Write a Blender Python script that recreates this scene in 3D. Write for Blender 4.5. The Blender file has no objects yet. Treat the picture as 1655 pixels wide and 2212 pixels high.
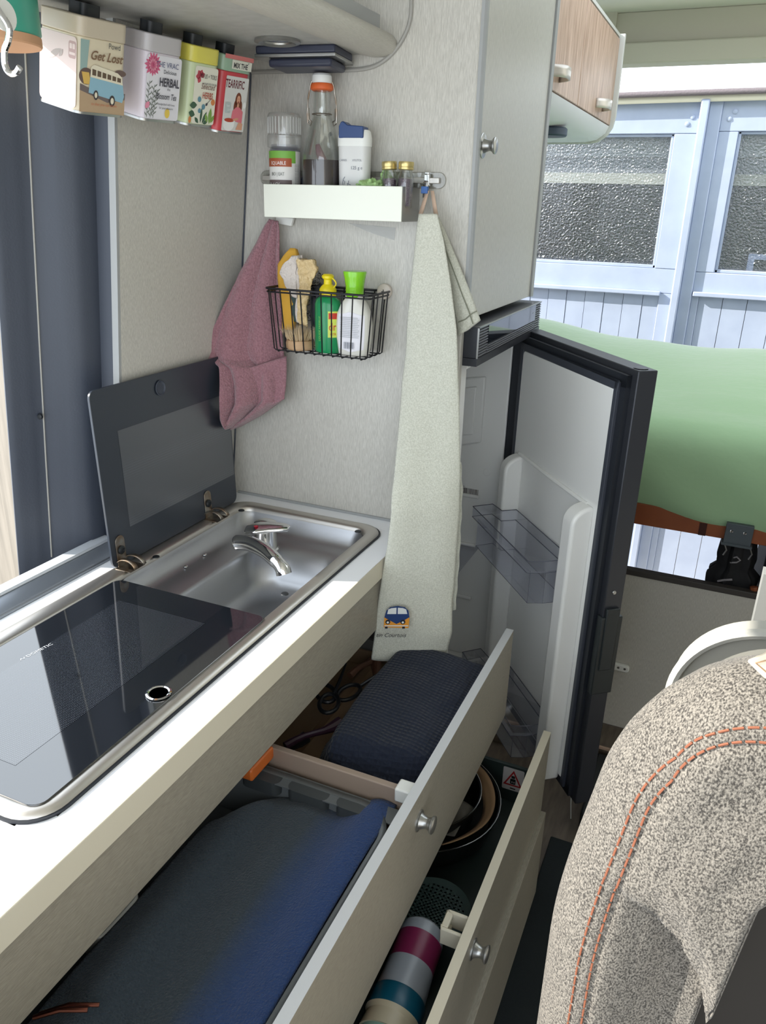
import bpy, bmesh, math, random
from mathutils import Vector, Matrix, noise
random.seed(7)
S = bpy.context.scene
COL = S.collection
PI = math.pi
# ---------------------------------------------------------------- camera, sky, sun, exposure
FPX = 1681.0
X_ = Vector((0.91402864, -0.17110003, 0.36779944)); Y_ = Vector((0.40485384, 0.32800741, -0.85352476)); Z_ = Vector((0.02539718, 0.92905108, 0.36907867))
ROT = Matrix((X_, Y_, Z_))                     # world = ROT @ camera
EYE = Vector((0, 0, 1.52))
cd = bpy.data.cameras.new('camera'); cam = bpy.data.objects.new('camera', cd); COL.objects.link(cam)
cam.matrix_world = Matrix.Translation(EYE) @ ROT.to_4x4()
cd.sensor_fit = 'HORIZONTAL'; cd.sensor_width = 36.0; cd.lens = 36.0 * FPX / 1655.0
cd.clip_start = 0.02; cd.clip_end = 100
S.camera = cam
w = bpy.data.worlds.new('World'); S.world = w; w.use_nodes = True
bg = w.node_tree.nodes['Background']; bg.inputs[0].default_value = (0.84, 0.92, 1.0, 1); bg.inputs[1].default_value = 2.95
sd = bpy.data.lights.new('sun', 'SUN'); sd.energy = 9.0; sd.angle = 0.009; sd.color = (1.0, 0.95, 0.86)
sun = bpy.data.objects.new('sun', sd); COL.objects.link(sun)
sun.rotation_euler = Vector((0.80, 0.33, -0.50)).to_track_quat('-Z', 'Y').to_euler()
S.view_settings.view_transform = 'Standard'; S.view_settings.look = 'None'
S.view_settings.gamma = 1; S.view_settings.use_curve_mapping = False
S.view_settings.exposure = 0.0
S.cycles.transparent_max_bounces = 48

def at(p, axis, val):                          # a measured pixel of the photograph on a real plane
    d = ROT @ Vector(((p[0]-827.5)/FPX, -(p[1]-1106.0)/FPX, -1.0))
    return EYE + d * ((val-EYE[axis])/d[axis])

# ---------------------------------------------------------------- materials
def lin(c): return tuple(((v/255)/12.92 if v/255 <= 0.04045 else ((v/255+0.055)/1.055)**2.4) for v in c) + (1,)
MATS = {}
def mat(name, c, rough=0.5, metal=0.0, bump=0, scale=100, stretch=(1,1,1), c2=None, mixs=None, ior=None, trans=0, alpha=1, coat=0, sheen=0, detail=3, kind='noise', ramp=(0.35,0.65), dist=0.002, emit=None):
    m = bpy.data.materials.new(name); m.use_nodes = True; nt = m.node_tree; N = nt.nodes; L = nt.links
    b = N['Principled BSDF']; b.inputs['Base Color'].default_value = lin(c)
    b.inputs['Roughness'].default_value = rough; b.inputs['Metallic'].default_value = metal
    if ior: b.inputs['IOR'].default_value = ior
    b.inputs['Transmission Weight'].default_value = trans; b.inputs['Alpha'].default_value = alpha
    b.inputs['Coat Weight'].default_value = coat; b.inputs['Sheen Weight'].default_value = sheen
    if emit: b.inputs['Emission Color'].default_value = lin(emit[0]); b.inputs['Emission Strength'].default_value = emit[1]
    if bump or c2:
        tc = N.new('ShaderNodeTexCoord'); mp = N.new('ShaderNodeMapping'); mp.inputs['Scale'].default_value = stretch
        L.new(tc.outputs['Object'], mp.inputs[0])
        def tex(s):
            if kind == 'voronoi':
                t = N.new('ShaderNodeTexVoronoi'); t.inputs['Scale'].default_value = s; L.new(mp.outputs[0], t.inputs['Vector']); return t.outputs['Distance']
            t = N.new('ShaderNodeTexNoise'); t.inputs['Scale'].default_value = s; t.inputs['Detail'].default_value = detail; L.new(mp.outputs[0], t.inputs['Vector']); return t.outputs['Fac']
        if c2:
            r = N.new('ShaderNodeValToRGB'); r.color_ramp.elements[0].position = ramp[0]; r.color_ramp.elements[1].position = ramp[1]
            r.color_ramp.elements[0].color = lin(c); r.color_ramp.elements[1].color = lin(c2)
            L.new(tex(mixs or scale), r.inputs[0]); L.new(r.outputs[0], b.inputs['Base Color'])
        if bump:
            bp = N.new('ShaderNodeBump'); bp.inputs['Strength'].default_value = bump; bp.inputs['Distance'].default_value = dist
            L.new(tex(scale), bp.inputs['Height']); L.new(bp.outputs[0], b.inputs['Normal'])
    MATS[name] = m
    return m
def flat(name, c, r=0.5): return MATS.get(name) or mat(name, c, r)

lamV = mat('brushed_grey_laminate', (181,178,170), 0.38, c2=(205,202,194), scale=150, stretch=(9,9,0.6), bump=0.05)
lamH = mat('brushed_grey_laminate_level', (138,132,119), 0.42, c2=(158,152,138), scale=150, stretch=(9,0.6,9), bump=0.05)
lamD = mat('grey_edge_band', (160,162,162), 0.4)
beige = mat('beige_edge_strip', (212,205,186), 0.4)
white_top = mat('white_worktop', (244,246,250), 0.22, coat=0.3)
steel = mat('brushed_steel', (200,196,190), 0.38, 1.0, bump=0.04, scale=200, stretch=(1,0.08,1))
steel_b = mat('satin_steel_bowl', (188,190,194), 0.38, 1.0, bump=0.05, scale=150)
chrome = mat('chrome', (225,225,225), 0.05, 1.0)
nickel = mat('nickel', (165,160,152), 0.32, 1.0, c2=(140,120,100), mixs=60)
satin = mat('satin_nickel_knob', (170,170,168), 0.3, 0.9)
black = mat('black_plastic', (26,30,35), 0.45)
blackw = mat('black_wire', (24,24,28), 0.35, 0.3)
charc = mat('charcoal_trim', (60,66,78), 0.5, bump=0.1, scale=300)
charc2 = mat('fridge_charcoal', (54,56,62), 0.38, 0.3)
gasket = mat('rubber_gasket', (30,34,42), 0.55)
linerw = mat('white_liner', (240,240,237), 0.25, coat=0.2)
rubber = mat('grey_rubber_trim', (160,158,152), 0.5)
whitep = mat('white_plastic', (235,236,232), 0.35)
ceilw = mat('ceiling_fleece', (222,220,212), 0.9)
glassm = mat('clear_glass', (248,250,250), 0.02, ior=1.45, trans=1.0)
binedge = mat('bin_edge', (95,97,108), 0.2, alpha=0.9)
fabric_seat = mat('woven_grey_tweed', (52,48,44), 0.9, c2=(136,130,121), mixs=620, scale=620, bump=0.8, dist=0.0012, sheen=0.15, detail=2, ramp=(0.36,0.64), kind='noise', stretch=(1,1,0.7))
thread = mat('orange_thread', (140,84,60), 0.8)
navy = mat('navy_waffle', (18,28,48), 0.9, bump=1.0, scale=125, kind='voronoi', dist=0.005, sheen=0.1)
[n for n in navy.node_tree.nodes if n.type == 'TEX_VORONOI'][0].inputs['Randomness'].default_value = 0.12
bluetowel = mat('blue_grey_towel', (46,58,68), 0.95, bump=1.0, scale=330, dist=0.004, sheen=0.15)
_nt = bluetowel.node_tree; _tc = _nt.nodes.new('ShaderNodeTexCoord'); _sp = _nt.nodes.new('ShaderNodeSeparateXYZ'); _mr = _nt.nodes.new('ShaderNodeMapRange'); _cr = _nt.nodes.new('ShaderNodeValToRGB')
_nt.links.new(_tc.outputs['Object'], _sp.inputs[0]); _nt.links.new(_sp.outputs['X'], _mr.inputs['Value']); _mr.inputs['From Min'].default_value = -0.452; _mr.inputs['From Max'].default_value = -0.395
_cr.color_ramp.elements[0].color = lin((48,60,70)); _cr.color_ramp.elements[1].color = lin((40,68,118)); _nt.links.new(_mr.outputs[0], _cr.inputs[0]); _nt.links.new(_cr.outputs[0], _nt.nodes['Principled BSDF'].inputs['Base Color'])  # blue sky light on the room side, put into the towel colour
pinkc = mat('mauve_terry', (146,103,112), 0.95, c2=(166,122,130), mixs=300, scale=260, bump=1.0, dist=0.004, sheen=0.4)
linen = mat('sage_linen', (188,188,174), 0.95, c2=(208,208,195), mixs=400, scale=420, bump=0.7, dist=0.0012, sheen=0.2)
green_sheet = mat('green_sheet', (156,188,148), 0.9, bump=0.15, scale=25, dist=0.01, sheen=1.0)
green_sheet.node_tree.nodes['Principled BSDF'].inputs['Sheen Roughness'].default_value = 0.25
rustw = mat('rust_wood', (142,78,42), 0.55, c2=(128,66,34), scale=12)
oak = mat('oak_laminate', (158,130,110), 0.45, c2=(196,168,148), scale=14, stretch=(1,5,0.5), mixs=22, detail=8)
floorm = mat('wood_floor_vinyl', (86,76,66), 0.5, c2=(106,94,82), mixs=12, scale=12, stretch=(6,1,1))
bluep = mat('pale_blue_paint', (160,171,194), 0.5, c2=(167,178,200), mixs=9, bump=0.2, scale=60)
blueline = mat('shed_gap', (96,112,138), 0.8)
felt = mat('roof_felt', (116,108,112), 0.95, bump=0.8, scale=120)
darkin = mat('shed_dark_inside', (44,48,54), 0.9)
cream = mat('cream_board', (226,222,204), 0.7)
fencem = mat('weathered_pine', (128,122,114), 0.8, c2=(146,139,130), mixs=6, stretch=(6,6,0.5), bump=0.3, scale=20)
stucco = mat('ground_gravel', (190,182,168), 0.95, bump=0.6, scale=60)

def clear(name, tint=(240,242,242), rough=0.05, fac=0.12, body=None, bodyfac=0.0):
    m = bpy.data.materials.new(name); m.use_nodes = True; nt = m.node_tree; nt.nodes.clear(); N = nt.nodes; L = nt.links
    o = N.new('ShaderNodeOutputMaterial'); t = N.new('ShaderNodeBsdfTransparent'); g = N.new('ShaderNodeBsdfGlossy'); x = N.new('ShaderNodeMixShader'); fr_ = N.new('ShaderNodeLayerWeight'); mth = N.new('ShaderNodeMath'); mth.operation = 'MULTIPLY_ADD'
    t.inputs[0].default_value = lin(tint); g.inputs['Roughness'].default_value = rough; fr_.inputs[0].default_value = 0.35
    mth.inputs[1].default_value = 0.28; mth.inputs[2].default_value = fac*0.4; L.new(fr_.outputs['Fresnel'], mth.inputs[0]); L.new(mth.outputs[0], x.inputs[0])
    src = t.outputs[0]
    if bodyfac:
        d = N.new('ShaderNodeBsdfDiffuse'); d.inputs[0].default_value = lin(body); y = N.new('ShaderNodeMixShader'); y.inputs[0].default_value = bodyfac; L.new(t.outputs[0], y.inputs[1]); L.new(d.outputs[0], y.inputs[2]); src = y.outputs[0]
    L.new(src, x.inputs[1]); L.new(g.outputs[0], x.inputs[2]); L.new(x.outputs[0], o.inputs[0]); MATS[name] = m
    return m
# frosted, pebbled window glass
mp = bpy.data.materials.new('pebbled_window_glass'); mp.use_nodes = True; nt = mp.node_tree; nt.nodes.clear()
o_ = nt.nodes.new('ShaderNodeOutputMaterial'); mx = nt.nodes.new('ShaderNodeMixShader'); tr = nt.nodes.new('ShaderNodeBsdfTransparent'); gl = nt.nodes.new('ShaderNodeBsdfGlossy')
tr.inputs[0].default_value = (0.8,0.82,0.85,1); gl.inputs['Roughness'].default_value = 0.1; mx.inputs[0].default_value = 0.13
tcn = nt.nodes.new('ShaderNodeTexCoord'); vn = nt.nodes.new('ShaderNodeTexNoise'); vn.inputs['Scale'].default_value = 95; bn = nt.nodes.new('ShaderNodeBump'); bn.inputs['Strength'].default_value = 1.0; bn.inputs['Distance'].default_value = 0.008
nt.links.new(tcn.outputs['Object'], vn.inputs['Vector']); nt.links.new(vn.outputs['Fac'], bn.inputs['Height']); nt.links.new(bn.outputs[0], gl.inputs['Normal'])
nt.links.new(tr.outputs[0], mx.inputs[1]); nt.links.new(gl.outputs[0], mx.inputs[2]); nt.links.new(mx.outputs[0], o_.inputs[0])

# glass lids: dark tempered glass with a printed dot screen
def lidglass(name, spots):
    m = mat(name, (18,21,26), 0.04, ior=2.3); nt = m.node_tree; N = nt.nodes; L = nt.links; b = N['Principled BSDF']
    tc = N.new('ShaderNodeTexCoord'); mpn = N.new('ShaderNodeMapping'); mpn.inputs['Scale'].default_value = spots
    v = N.new('ShaderNodeTexVoronoi'); v.inputs['Randomness'].default_value = 0; v.inputs['Scale'].default_value = 1
    r = N.new('ShaderNodeValToRGB'); r.color_ramp.elements[0].position = 0.12; r.color_ramp.elements[1].position = 0.26
    r.color_ramp.elements[0].color = lin((84,90,100)); r.color_ramp.elements[1].color = lin((18,21,26))
    L.new(tc.outputs['Object'], mpn.inputs[0]); L.new(mpn.outputs[0], v.inputs['Vector']); L.new(v.outputs['Distance'], r.inputs[0]); L.new(r.outputs[0], b.inputs['Base Color'])
    return m
lid_plain = mat('dark_tempered_glass', (18,21,26), 0.04, ior=2.3)
lid_dots = lidglass('dotted_tempered_glass', (370,370,370))
lid_back = mat('grey_glass_back', (46,52,62), 0.3, ior=1.6)
lid_back_dots = lidglass('dotted_glass_back', (300,300,220)); lid_back_dots.node_tree.nodes['Principled BSDF'].inputs['Roughness'].default_value = 0.3
_r = [n for n in lid_back_dots.node_tree.nodes if n.type == 'VALTORGB'][0]; _r.color_ramp.elements[0].color = lin((84,90,102)); _r.color_ramp.elements[1].color = lin((46,52,62))

binm = clear('clear_bin_plastic', (244,245,250), 0.06, 0.14, (150,154,166), 0.10)
# ---------------------------------------------------------------- mesh helpers
WM = {}                                        # world matrices of the parents built so far
class MB:
    def __init__(s): s.v = []; s.f = []
    def add(s, vs, fs):
        n = len(s.v); s.v += [Vector(v) for v in vs]; s.f += [[i+n for i in f] for f in fs]; return s
    def box(s, a, b, M=None):
        x0,y0,z0 = a; x1,y1,z1 = b
        vs = [Vector(p) for p in ((x0,y0,z0),(x1,y0,z0),(x1,y1,z0),(x0,y1,z0),(x0,y0,z1),(x1,y0,z1),(x1,y1,z1),(x0,y1,z1))]
        if M: vs = [M @ v for v in vs]
        return s.add(vs, [(3,2,1,0),(4,5,6,7),(0,1,5,4),(1,2,6,5),(2,3,7,6),(3,0,4,7)])
    def prism(s, pts, v0, v1, f):              # pts: 2d outline, f(a, b, h) -> 3d point, from h=v0 to v1
        n = len(pts); vs = [f(a, b, v0) for a, b in pts] + [f(a, b, v1) for a, b in pts]
        return s.add(vs, [list(range(n))[::-1], [n+i for i in range(n)]] + [(i, (i+1) % n, n+(i+1) % n, n+i) for i in range(n)])
    def tube(s, path, r, n=8, closed=False, caps=True):
        P = [Vector(p) for p in path]; rings = []; m = len(P)
        up = None
        for i, p in enumerate(P):
            if closed: d = (P[(i+1) % m]-P[i-1])
            else: d = P[min(i+1, m-1)]-P[max(i-1, 0)]
            d.normalize()
            if up is None: up = d.orthogonal().normalized()
            up = (up - d*up.dot(d))
            if up.length < 1e-6: up = d.orthogonal()
            up.normalize(); q = d.cross(up)
            rr = r[i] if isinstance(r, (list, tuple)) else r
            rings.append([p + (up*math.cos(2*PI*k/n)+q*math.sin(2*PI*k/n))*rr for k in range(n)])
        vs = [v for g in rings for v in g]; fs = []
        for i in range(m if closed else m-1):
            for k in range(n):
                a = i*n+k; b = i*n+(k+1) % n; j = (i+1) % m
                fs.append((a, b, j*n+(k+1) % n, j*n+k))
        if caps and not closed: fs += [list(range(n))[::-1], [(m-1)*n+k for k in range(n)]]
        return s.add(vs, fs)
    def lathe(s, prof, M=None, n=32, sx=1, sy=1):   # prof: (r, z)
        vs = []; fs = []
        for r, z in prof:
            for k in range(n):
                a = 2*PI*k/n; v = Vector((r*math.cos(a)*sx, r*math.sin(a)*sy, z)); vs.append(M @ v if M else v)
        for i in range(len(prof)-1):
            for k in range(n): fs.append((i*n+k, i*n+(k+1) % n, (i+1)*n+(k+1) % n, (i+1)*n+k))
        if prof[0][0] > 1e-6: fs.append(list(range(n))[::-1])
        if prof[-1][0] > 1e-6: fs.append([(len(prof)-1)*n+k for k in range(n)])
        return s.add(vs, fs)
    def grid(s, fn, nu, nv, wrap=False):
        vs = [fn(i/nu, j/nv) for j in range(nv+1) for i in range(nu+1)]
        return s.add(vs, [(j*(nu+1)+i, j*(nu+1)+i+1, (j+1)*(nu+1)+i+1, (j+1)*(nu+1)+i) for j in range(nv) for i in range(nu)])
    def build(s, name, m, parent=None, bevel=0, seg=2, solid=0, sub=0, smooth=True, label=None, kind=None, ang=35, xy=False):
        me = bpy.data.meshes.new(name)
        inv = WM.get(parent.name, Matrix.Identity(4)).inverted() if parent else Matrix.Identity(4)
        me.from_pydata([inv @ v for v in s.v], [], s.f)
        bm = bmesh.new(); bm.from_mesh(me); bmesh.ops.remove_doubles(bm, verts=bm.verts, dist=1e-6)
        if not solid: bmesh.ops.recalc_face_normals(bm, faces=bm.faces)
        bm.to_mesh(me); bm.free(); me.update()
        o = bpy.data.objects.new(name, me); COL.objects.link(o)
        if parent: o.parent = parent; WM[o.name] = WM.get(parent.name, Matrix.Identity(4))
        me.materials.append(m)
        if smooth: me.shade_smooth(); me.set_sharp_from_angle(angle=math.radians(ang))
        if bevel:
            b = o.modifiers.new('bevel', 'BEVEL'); b.width = bevel; b.segments = seg; b.limit_method = 'ANGLE'; b.angle_limit = math.radians(40)
        if solid:
            q = o.modifiers.new('solid', 'SOLIDIFY'); q.thickness = solid; q.offset = 0
        if sub:
            q = o.modifiers.new('sub', 'SUBSURF'); q.levels = sub; q.render_levels = sub
        if label: o['label'] = label
        if kind: o['kind'] = kind
        return o
def box(a, b, M=None): return MB().box(a, b, M)
def thing(name, label, cat, loc=(0,0,0), group=None):
    o = bpy.data.objects.new(name, None); COL.objects.link(o); o.location = loc; o.empty_display_size = 0.02
    WM[o.name] = Matrix.Translation(loc)
    o['label'] = label; o['category'] = cat
    if group: o['group'] = group
    return o
def tag(o, label, cat, group=None):
    o['label'] = label; o['category'] = cat
    if group: o['group'] = group
    return o
def rrect(x0, y0, x1, y1, r, n=6):
    out = []
    for cx, cy, a0 in ((x1-r, y1-r, 0), (x0+r, y1-r, 90), (x0+r, y0+r, 180), (x1-r, y0+r, 270)):
        for i in range(n+1):
            a = math.radians(a0+90*i/n); out.append((cx+r*math.cos(a), cy+r*math.sin(a)))
    return out
XY = lambda a, b, h: Vector((a, b, h))
XZ = lambda a, b, h: Vector((a, h, b))
YZ = lambda a, b, h: Vector((h, a, b))
def interp(t, T):                              # T: list of (key, value...)
    if t <= T[0][0]: return T[0][1:]
    for a, b in zip(T, T[1:]):
        if t <= b[0]:
            k = (t-a[0])/(b[0]-a[0]); return tuple(x+(y-x)*k for x, y in zip(a[1:], b[1:]))
    return T[-1][1:]
def sm(a, b, x):
    t = max(0, min(1, (x-a)/(b-a))); return t*t*(3-2*t)

class Face:                                    # flat print on a face: O corner, U right, V up
    def __init__(s, O, U, V, parent, off=0.0004):
        s.O = Vector(O); s.U = Vector(U).normalized(); s.V = Vector(V).normalized(); s.N = s.U.cross(s.V); s.p = parent; s.off = off; s.k = 0
    def pt(s, u, v): return s.O + s.U*u + s.V*v + s.N*(s.off + s.k*0.00012)
    def polys(s, polys, m, name='print', kind=None):
        b = MB(); s.k += 1
        for P in polys: b.add([s.pt(u, v) for u, v in P], [list(range(len(P)))])
        return b.build(name, m, s.p, smooth=False, kind=kind)
    def text(s, t, u, v, size, m, shear=0, sx=1.0, align='LEFT', bold=0, name='lettering', rot=0):
        c = bpy.data.curves.new('t', 'FONT'); c.body = t; c.size = size; c.shear = shear; c.align_x = align; c.offset = bold; c.resolution_u = 3
        o = bpy.data.objects.new('t', c); COL.objects.link(o)
        me = bpy.data.meshes.new_from_object(o); bpy.data.objects.remove(o)
        s.k += 1; b = MB(); cr, sr = math.cos(rot), math.sin(rot)
        b.add([s.pt(u + (q.co.x*sx)*cr - q.co.y*sr, v + (q.co.x*sx)*sr + q.co.y*cr) for q in me.vertices], [list(p.vertices) for p in me.polygons])
        bpy.data.meshes.remove(me)
        return b.build(name, m, s.p, smooth=False)
def disc(cu, cv, r, n=20, ru=None, a0=0, a1=2*PI): return [(cu+(ru or r)*math.cos(a0+(a1-a0)*i/n), cv+r*math.sin(a0+(a1-a0)*i/n)) for i in range(n)]
def leaf(u, v, l, w_, a, n=6):
    pts = [(l*i/n, w_*math.sin(PI*i/n)) for i in range(n+1)] + [(l*i/n, -w_*math.sin(PI*i/n)) for i in range(n-1, 0, -1)]
    return [(u+x*math.cos(a)-y*math.sin(a), v+x*math.sin(a)+y*math.cos(a)) for x, y in pts]
def stroke(P, w_):
    out = []; 
    for i, (x, y) in enumerate(P):
        a = P[max(0, i-1)]; b = P[min(len(P)-1, i+1)]; d = math.hypot(b[0]-a[0], b[1]-a[1]) or 1
        out.append((x-(b[1]-a[1])/d*w_/2, y+(b[0]-a[0])/d*w_/2, x+(b[1]-a[1])/d*w_/2, y-(b[0]-a[0])/d*w_/2))
    return [[(p[0],p[1]),(q[0],q[1]),(q[2],q[3]),(p[2],p[3])] for p, q in zip(out, out[1:])]

# ================================================================ SETTING
YP = 1.393
st = 'structure'
LEAN = 0.102
def wx(z, off=0): return -0.974 + LEAN*(z-0.912) + off     # inner face of the leaning van side wall
box((-1.1,-0.8,-0.03), (1.0,3.30,0)).build('floor', floorm, kind=st)
cl = MB(); cl.box((-1.15,-0.8,2.22),(1.1,1.95,2.27)).box((-1.15,2.95,2.22),(1.1,3.62,2.27)).box((-1.15,1.95,2.22),(-0.85,2.95,2.27)).box((0.85,1.95,2.22),(1.1,2.95,2.27)); cl.build('ceiling', ceilw, kind=st)   # hole out of view, added to let light onto the bed
box((0.95,-0.8,0), (1.0,3.6,2.22)).build('wall_right', lamV, kind=st)
b = MB(); b.prism([(wx(0.86)-0.012,0.86),(wx(0.86),0.86),(wx(2.2),2.2),(wx(2.2)-0.012,2.2)], 1.035, YP, XZ); b.build('wall_left', lamV, kind=st)
b = MB(); b.prism([(wx(0.86)-0.012,0.88),(wx(0.86)+0.001,0.88),(wx(1.76)+0.001,1.76),(wx(1.76)-0.012,1.76)], 1.029, 1.035, XZ); b.build('trim_1', lamD, kind=st)
# kitchen end partition, faces the camera
b = box((-1.0,YP,0.0), (-0.452,YP+0.016,2.2)); b.build('wall_back', lamV, kind=st, bevel=0.002)
b = box((-1.1,1.40,0.0), (-1.0,3.6,2.2)); b.build('wall_rear_left', lamV, kind=st)
b = box((-0.958,YP-0.004,0.9), (-0.45,YP,0.9055)); b.build('baseboard_back', lamD, kind=st)
# seam profile in the corner
b = MB().tube([(wx(z)+0.001, YP-0.002, z) for z in (0.9,1.3,1.76)], 0.0018, 6); b.build('trim_2', charc, kind=st)
# dark door pillar trim with its folds
prof = [(0.0,1.034),(-0.028,1.030),(-0.032,1.000),(-0.040,0.992),(-0.052,0.975),(-0.058,0.972),(-0.066,0.958),(-0.080,0.951),(-0.083,0.945),(-0.090,0.935),(-0.092,0.924),(-0.100,0.915),(-0.102,0.905),(-0.110,0.898),(-0.114,0.900),(-0.114,1.1),(0.0,1.1)]
b = MB(); zz = [0.3,0.9,1.2,1.5,1.8,2.2]
vs = []; n = len(prof)
for z in zz:
    for (dx, y) in prof: vs.append((wx(z)+dx-0.012+0.01*math.sin((z-0.9)*1.8)*0, y+0.012*(z-0.9)**2*(1 if y < 0.96 else 0), z))
fs = [(j*n+i, j*n+(i+1) % n, (j+1)*n+(i+1) % n, (j+1)*n+i) for j in range(len(zz)-1) for i in range(n)]
b.add(vs, fs); b.build('door_pillar_1', charc, kind=st, ang=50).name = 'trim_3'
b = MB().tube([(wx(z)-0.094, 0.9475+0.012*(z-0.9)**2, z) for z in (0.9,1.1,1.3,1.5,1.75)], 0.0016, 6); b.build('trim_highlight', rubber, kind=st)  # pale bead drawn along the pillar ridge as its highlight
b = MB().lathe([(0.005,0),(0.005,0.003),(0.003,0.005),(0.0,0.005)], Matrix.Translation((wx(1.17)-0.093,0.942,1.17)) @ Matrix.Rotation(PI/2,4,'X'), 12); b.build('trim_screw', black, kind=st).name='trim_5'
# outer side wall around the sliding-door opening (mostly out of the frame)
box((-1.14,-0.8,0), (-1.06,-0.42,2.2)).build('wall_left_front', charc, kind=st)
box((-1.14,1.1,0.0),(-1.09,1.42,2.2)).build('wall_left_outer', charc, kind=st)
box((-1.14,-0.42,1.95), (-1.06,1.1,2.2)).build('wall_left_head', charc, kind=st)
# rear door header
b = box((-0.62,3.54,2.115), (0.95,3.60,2.22)); b.build('trim_6', mat('header_fabric', (186,183,168), 0.9), kind=st, bevel=0.004)
b = box((-0.62,3.50,2.04), (0.95,3.60,2.112)); b.build('trim_7', MATS['header_fabric'], kind=st, bevel=0.006)
box((-1.0,3.52,2.04), (-0.60,3.60,2.22)).build('trim_8', MATS['header_fabric'], kind=st)
box((-6,-3,-0.5), (6,8,-0.45)).build('ground_outside', stucco, kind=st).name = 'floor_outside'

# ================================================================ OUTSIDE: shed and fence
shed = thing('garden_shed', 'pale blue painted wooden shed with pebbled glass windows outside the open rear doors', 'shed', (0,4.3,-0.45))
SY = 4.3
def sx(p): return at(p, 1, SY)[0]
P_ = lambda x0, z0, x1, z1, y0=SY, y1=SY+0.04: box((x0,y0,z0), (x1,y1,z1))
# rails, stiles, ledges
for (x0,z0,x1,z1,dy) in ((-1.9,1.86,-0.30,2.00,0.0),(-0.2055,1.868,1.4,2.02,0.0),(-0.40,1.249,-0.30,1.859,0),(-0.2055,1.243,-0.12,1.867,0),(-1.9,1.13,-0.30,1.248,0),(-0.2055,1.14,1.4,1.242,0),(0.55,1.24,0.65,1.87,0),(-1.9,1.2,-1.6,1.9,0)):
    P_(x0,z0,x1,z1,SY+dy,SY+0.04).build('rail', bluep, shed, bevel=0.003)
for (x0,x1,z) in ((-1.9,-0.355,1.118),(-0.20,1.4,1.128)):
    P_(x0,z,x1,z+0.022,SY-0.03,SY).build('ledge', bluep, shed, bevel=0.004)
P_(-0.30,-0.4,-0.262,2.0,SY-0.045,SY+0.02).build('cover_strip', bluep, shed, bevel=0.006)
P_(-0.262,-0.4,-0.205,2.01,SY-0.012,SY+0.03).build('cover_strip', bluep, shed, bevel=0.004)
# planks below the ledges
x = -1.9; i = 0
while x < -0.36:
    x1 = min(x+0.0975, -0.36); P_(x+0.0012,-0.4,x1-0.0012,1.125,SY+0.008+0.002*(i % 2),SY+0.03).build('plank', bluep, shed); x = x1; i += 1
x = -0.17
while x < 1.4:
    x1 = x+0.112; P_(x+0.0014,-0.4,x1-0.0014,1.135,SY+0.008,SY+0.03).build('plank', bluep, shed); x = x1
P_(-0.36,-0.4,-0.30,1.1295).build('stile', bluep, shed, bevel=0.003)
P_(-0.205,-0.4,-0.17,1.1395).build('stile', bluep, shed, bevel=0.003)
# beads and panes
for (x0,x1,z0,z1) in ((-1.6,-0.40,1.248,1.86),(-0.12,0.55,1.242,1.868)):
    f = MB()
    for (a0,b0,a1,b1) in ((x0,z0,x1,z0+0.016),(x0,z1-0.012,x1,z1),(x0,z0,x0+0.014,z1),(x1-0.014,z0,x1,z1)): f.box((a0,SY+0.012,b0),(a1,SY+0.034,b1))
    fo = f.build('window_frame', bluep, shed, bevel=0.003)
    g = box((x0,SY+0.030,z0), (x1,SY+0.034,z1)).build('pane', mp, fo)
rf = MB()
rf.grid(lambda u, v: Vector((-1.9+3.3*u, SY-0.06+0.4*v, 2.0+0.028*math.sin(min(1,(u*3.3)/2.1)*PI/2))), 24, 1)
rf.build('roof_edge', felt, shed, solid=0.022)
rf = MB(); rf.grid(lambda u, v: Vector((-1.9+3.3*u, SY-0.03, 1.965+0.03*v+0.026*math.sin(min(1,(u*3.3)/2.1)*PI/2))), 24, 1)
rf.build('fascia', cream, shed, solid=0.01)
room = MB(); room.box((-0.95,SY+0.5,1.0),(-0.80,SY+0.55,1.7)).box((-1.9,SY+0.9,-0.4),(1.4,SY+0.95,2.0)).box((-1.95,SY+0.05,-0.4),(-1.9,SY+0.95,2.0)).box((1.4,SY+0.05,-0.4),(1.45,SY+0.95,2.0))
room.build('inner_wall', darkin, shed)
box((-1.85,SY+0.10,1.640),(1.35,SY+0.12,1.690)).build('cream_strip', mat('cream_strip_paint', (230,226,206), 0.8), shed, label='cream horizontal strip added behind the panes')  # three strips added behind the panes to give the glass its bands
box((-1.85,SY+0.10,1.690),(1.35,SY+0.11,1.765)).build('grey_strip', mat('grey_strip', (170,172,172), 0.8), shed)
box((-1.85,SY+0.09,1.765),(1.35,SY+0.10,1.90)).build('pale_strip', mat('pale_strip', (206,208,204), 0.8), shed)
box((0.02,SY+0.06,1.24),(0.05,SY+0.07,1.31)).build('small_frame', bluep, shed)
box((0.02,SY+0.06,1.31),(0.30,SY+0.07,1.335)).build('small_frame', bluep, shed)
for (hx,hz) in ((-0.33,1.93),(-0.35,1.90),(-0.15,1.95),(-0.17,1.92)):
    MB().lathe([(0.011,0),(0.011,0.003),(0.006,0.006),(0,0.006)], Matrix.Translation((hx,SY,hz)) @ Matrix.Rotation(PI/2,4,'X'), 12).build('bolt', bluep, shed)

fence = thing('plank_fence', 'weathered pale pine plank fence seen past the dark door pillar', 'fence', (-2.2,2.0,-0.45))
x = -3.6; i = 0
while x < -1.3:
    b = box((x+0.003,2.0+0.01*(i % 2),-0.45), (x+0.137,2.02+0.01*(i % 2),1.75+0.02*((i*7) % 3))); b.build('plank', fencem, fence, bevel=0.003); x += 0.14; i += 1
box((-3.6,2.035,0.4),(-1.3,2.07,0.5)).build('rail', fencem, fence)

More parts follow.
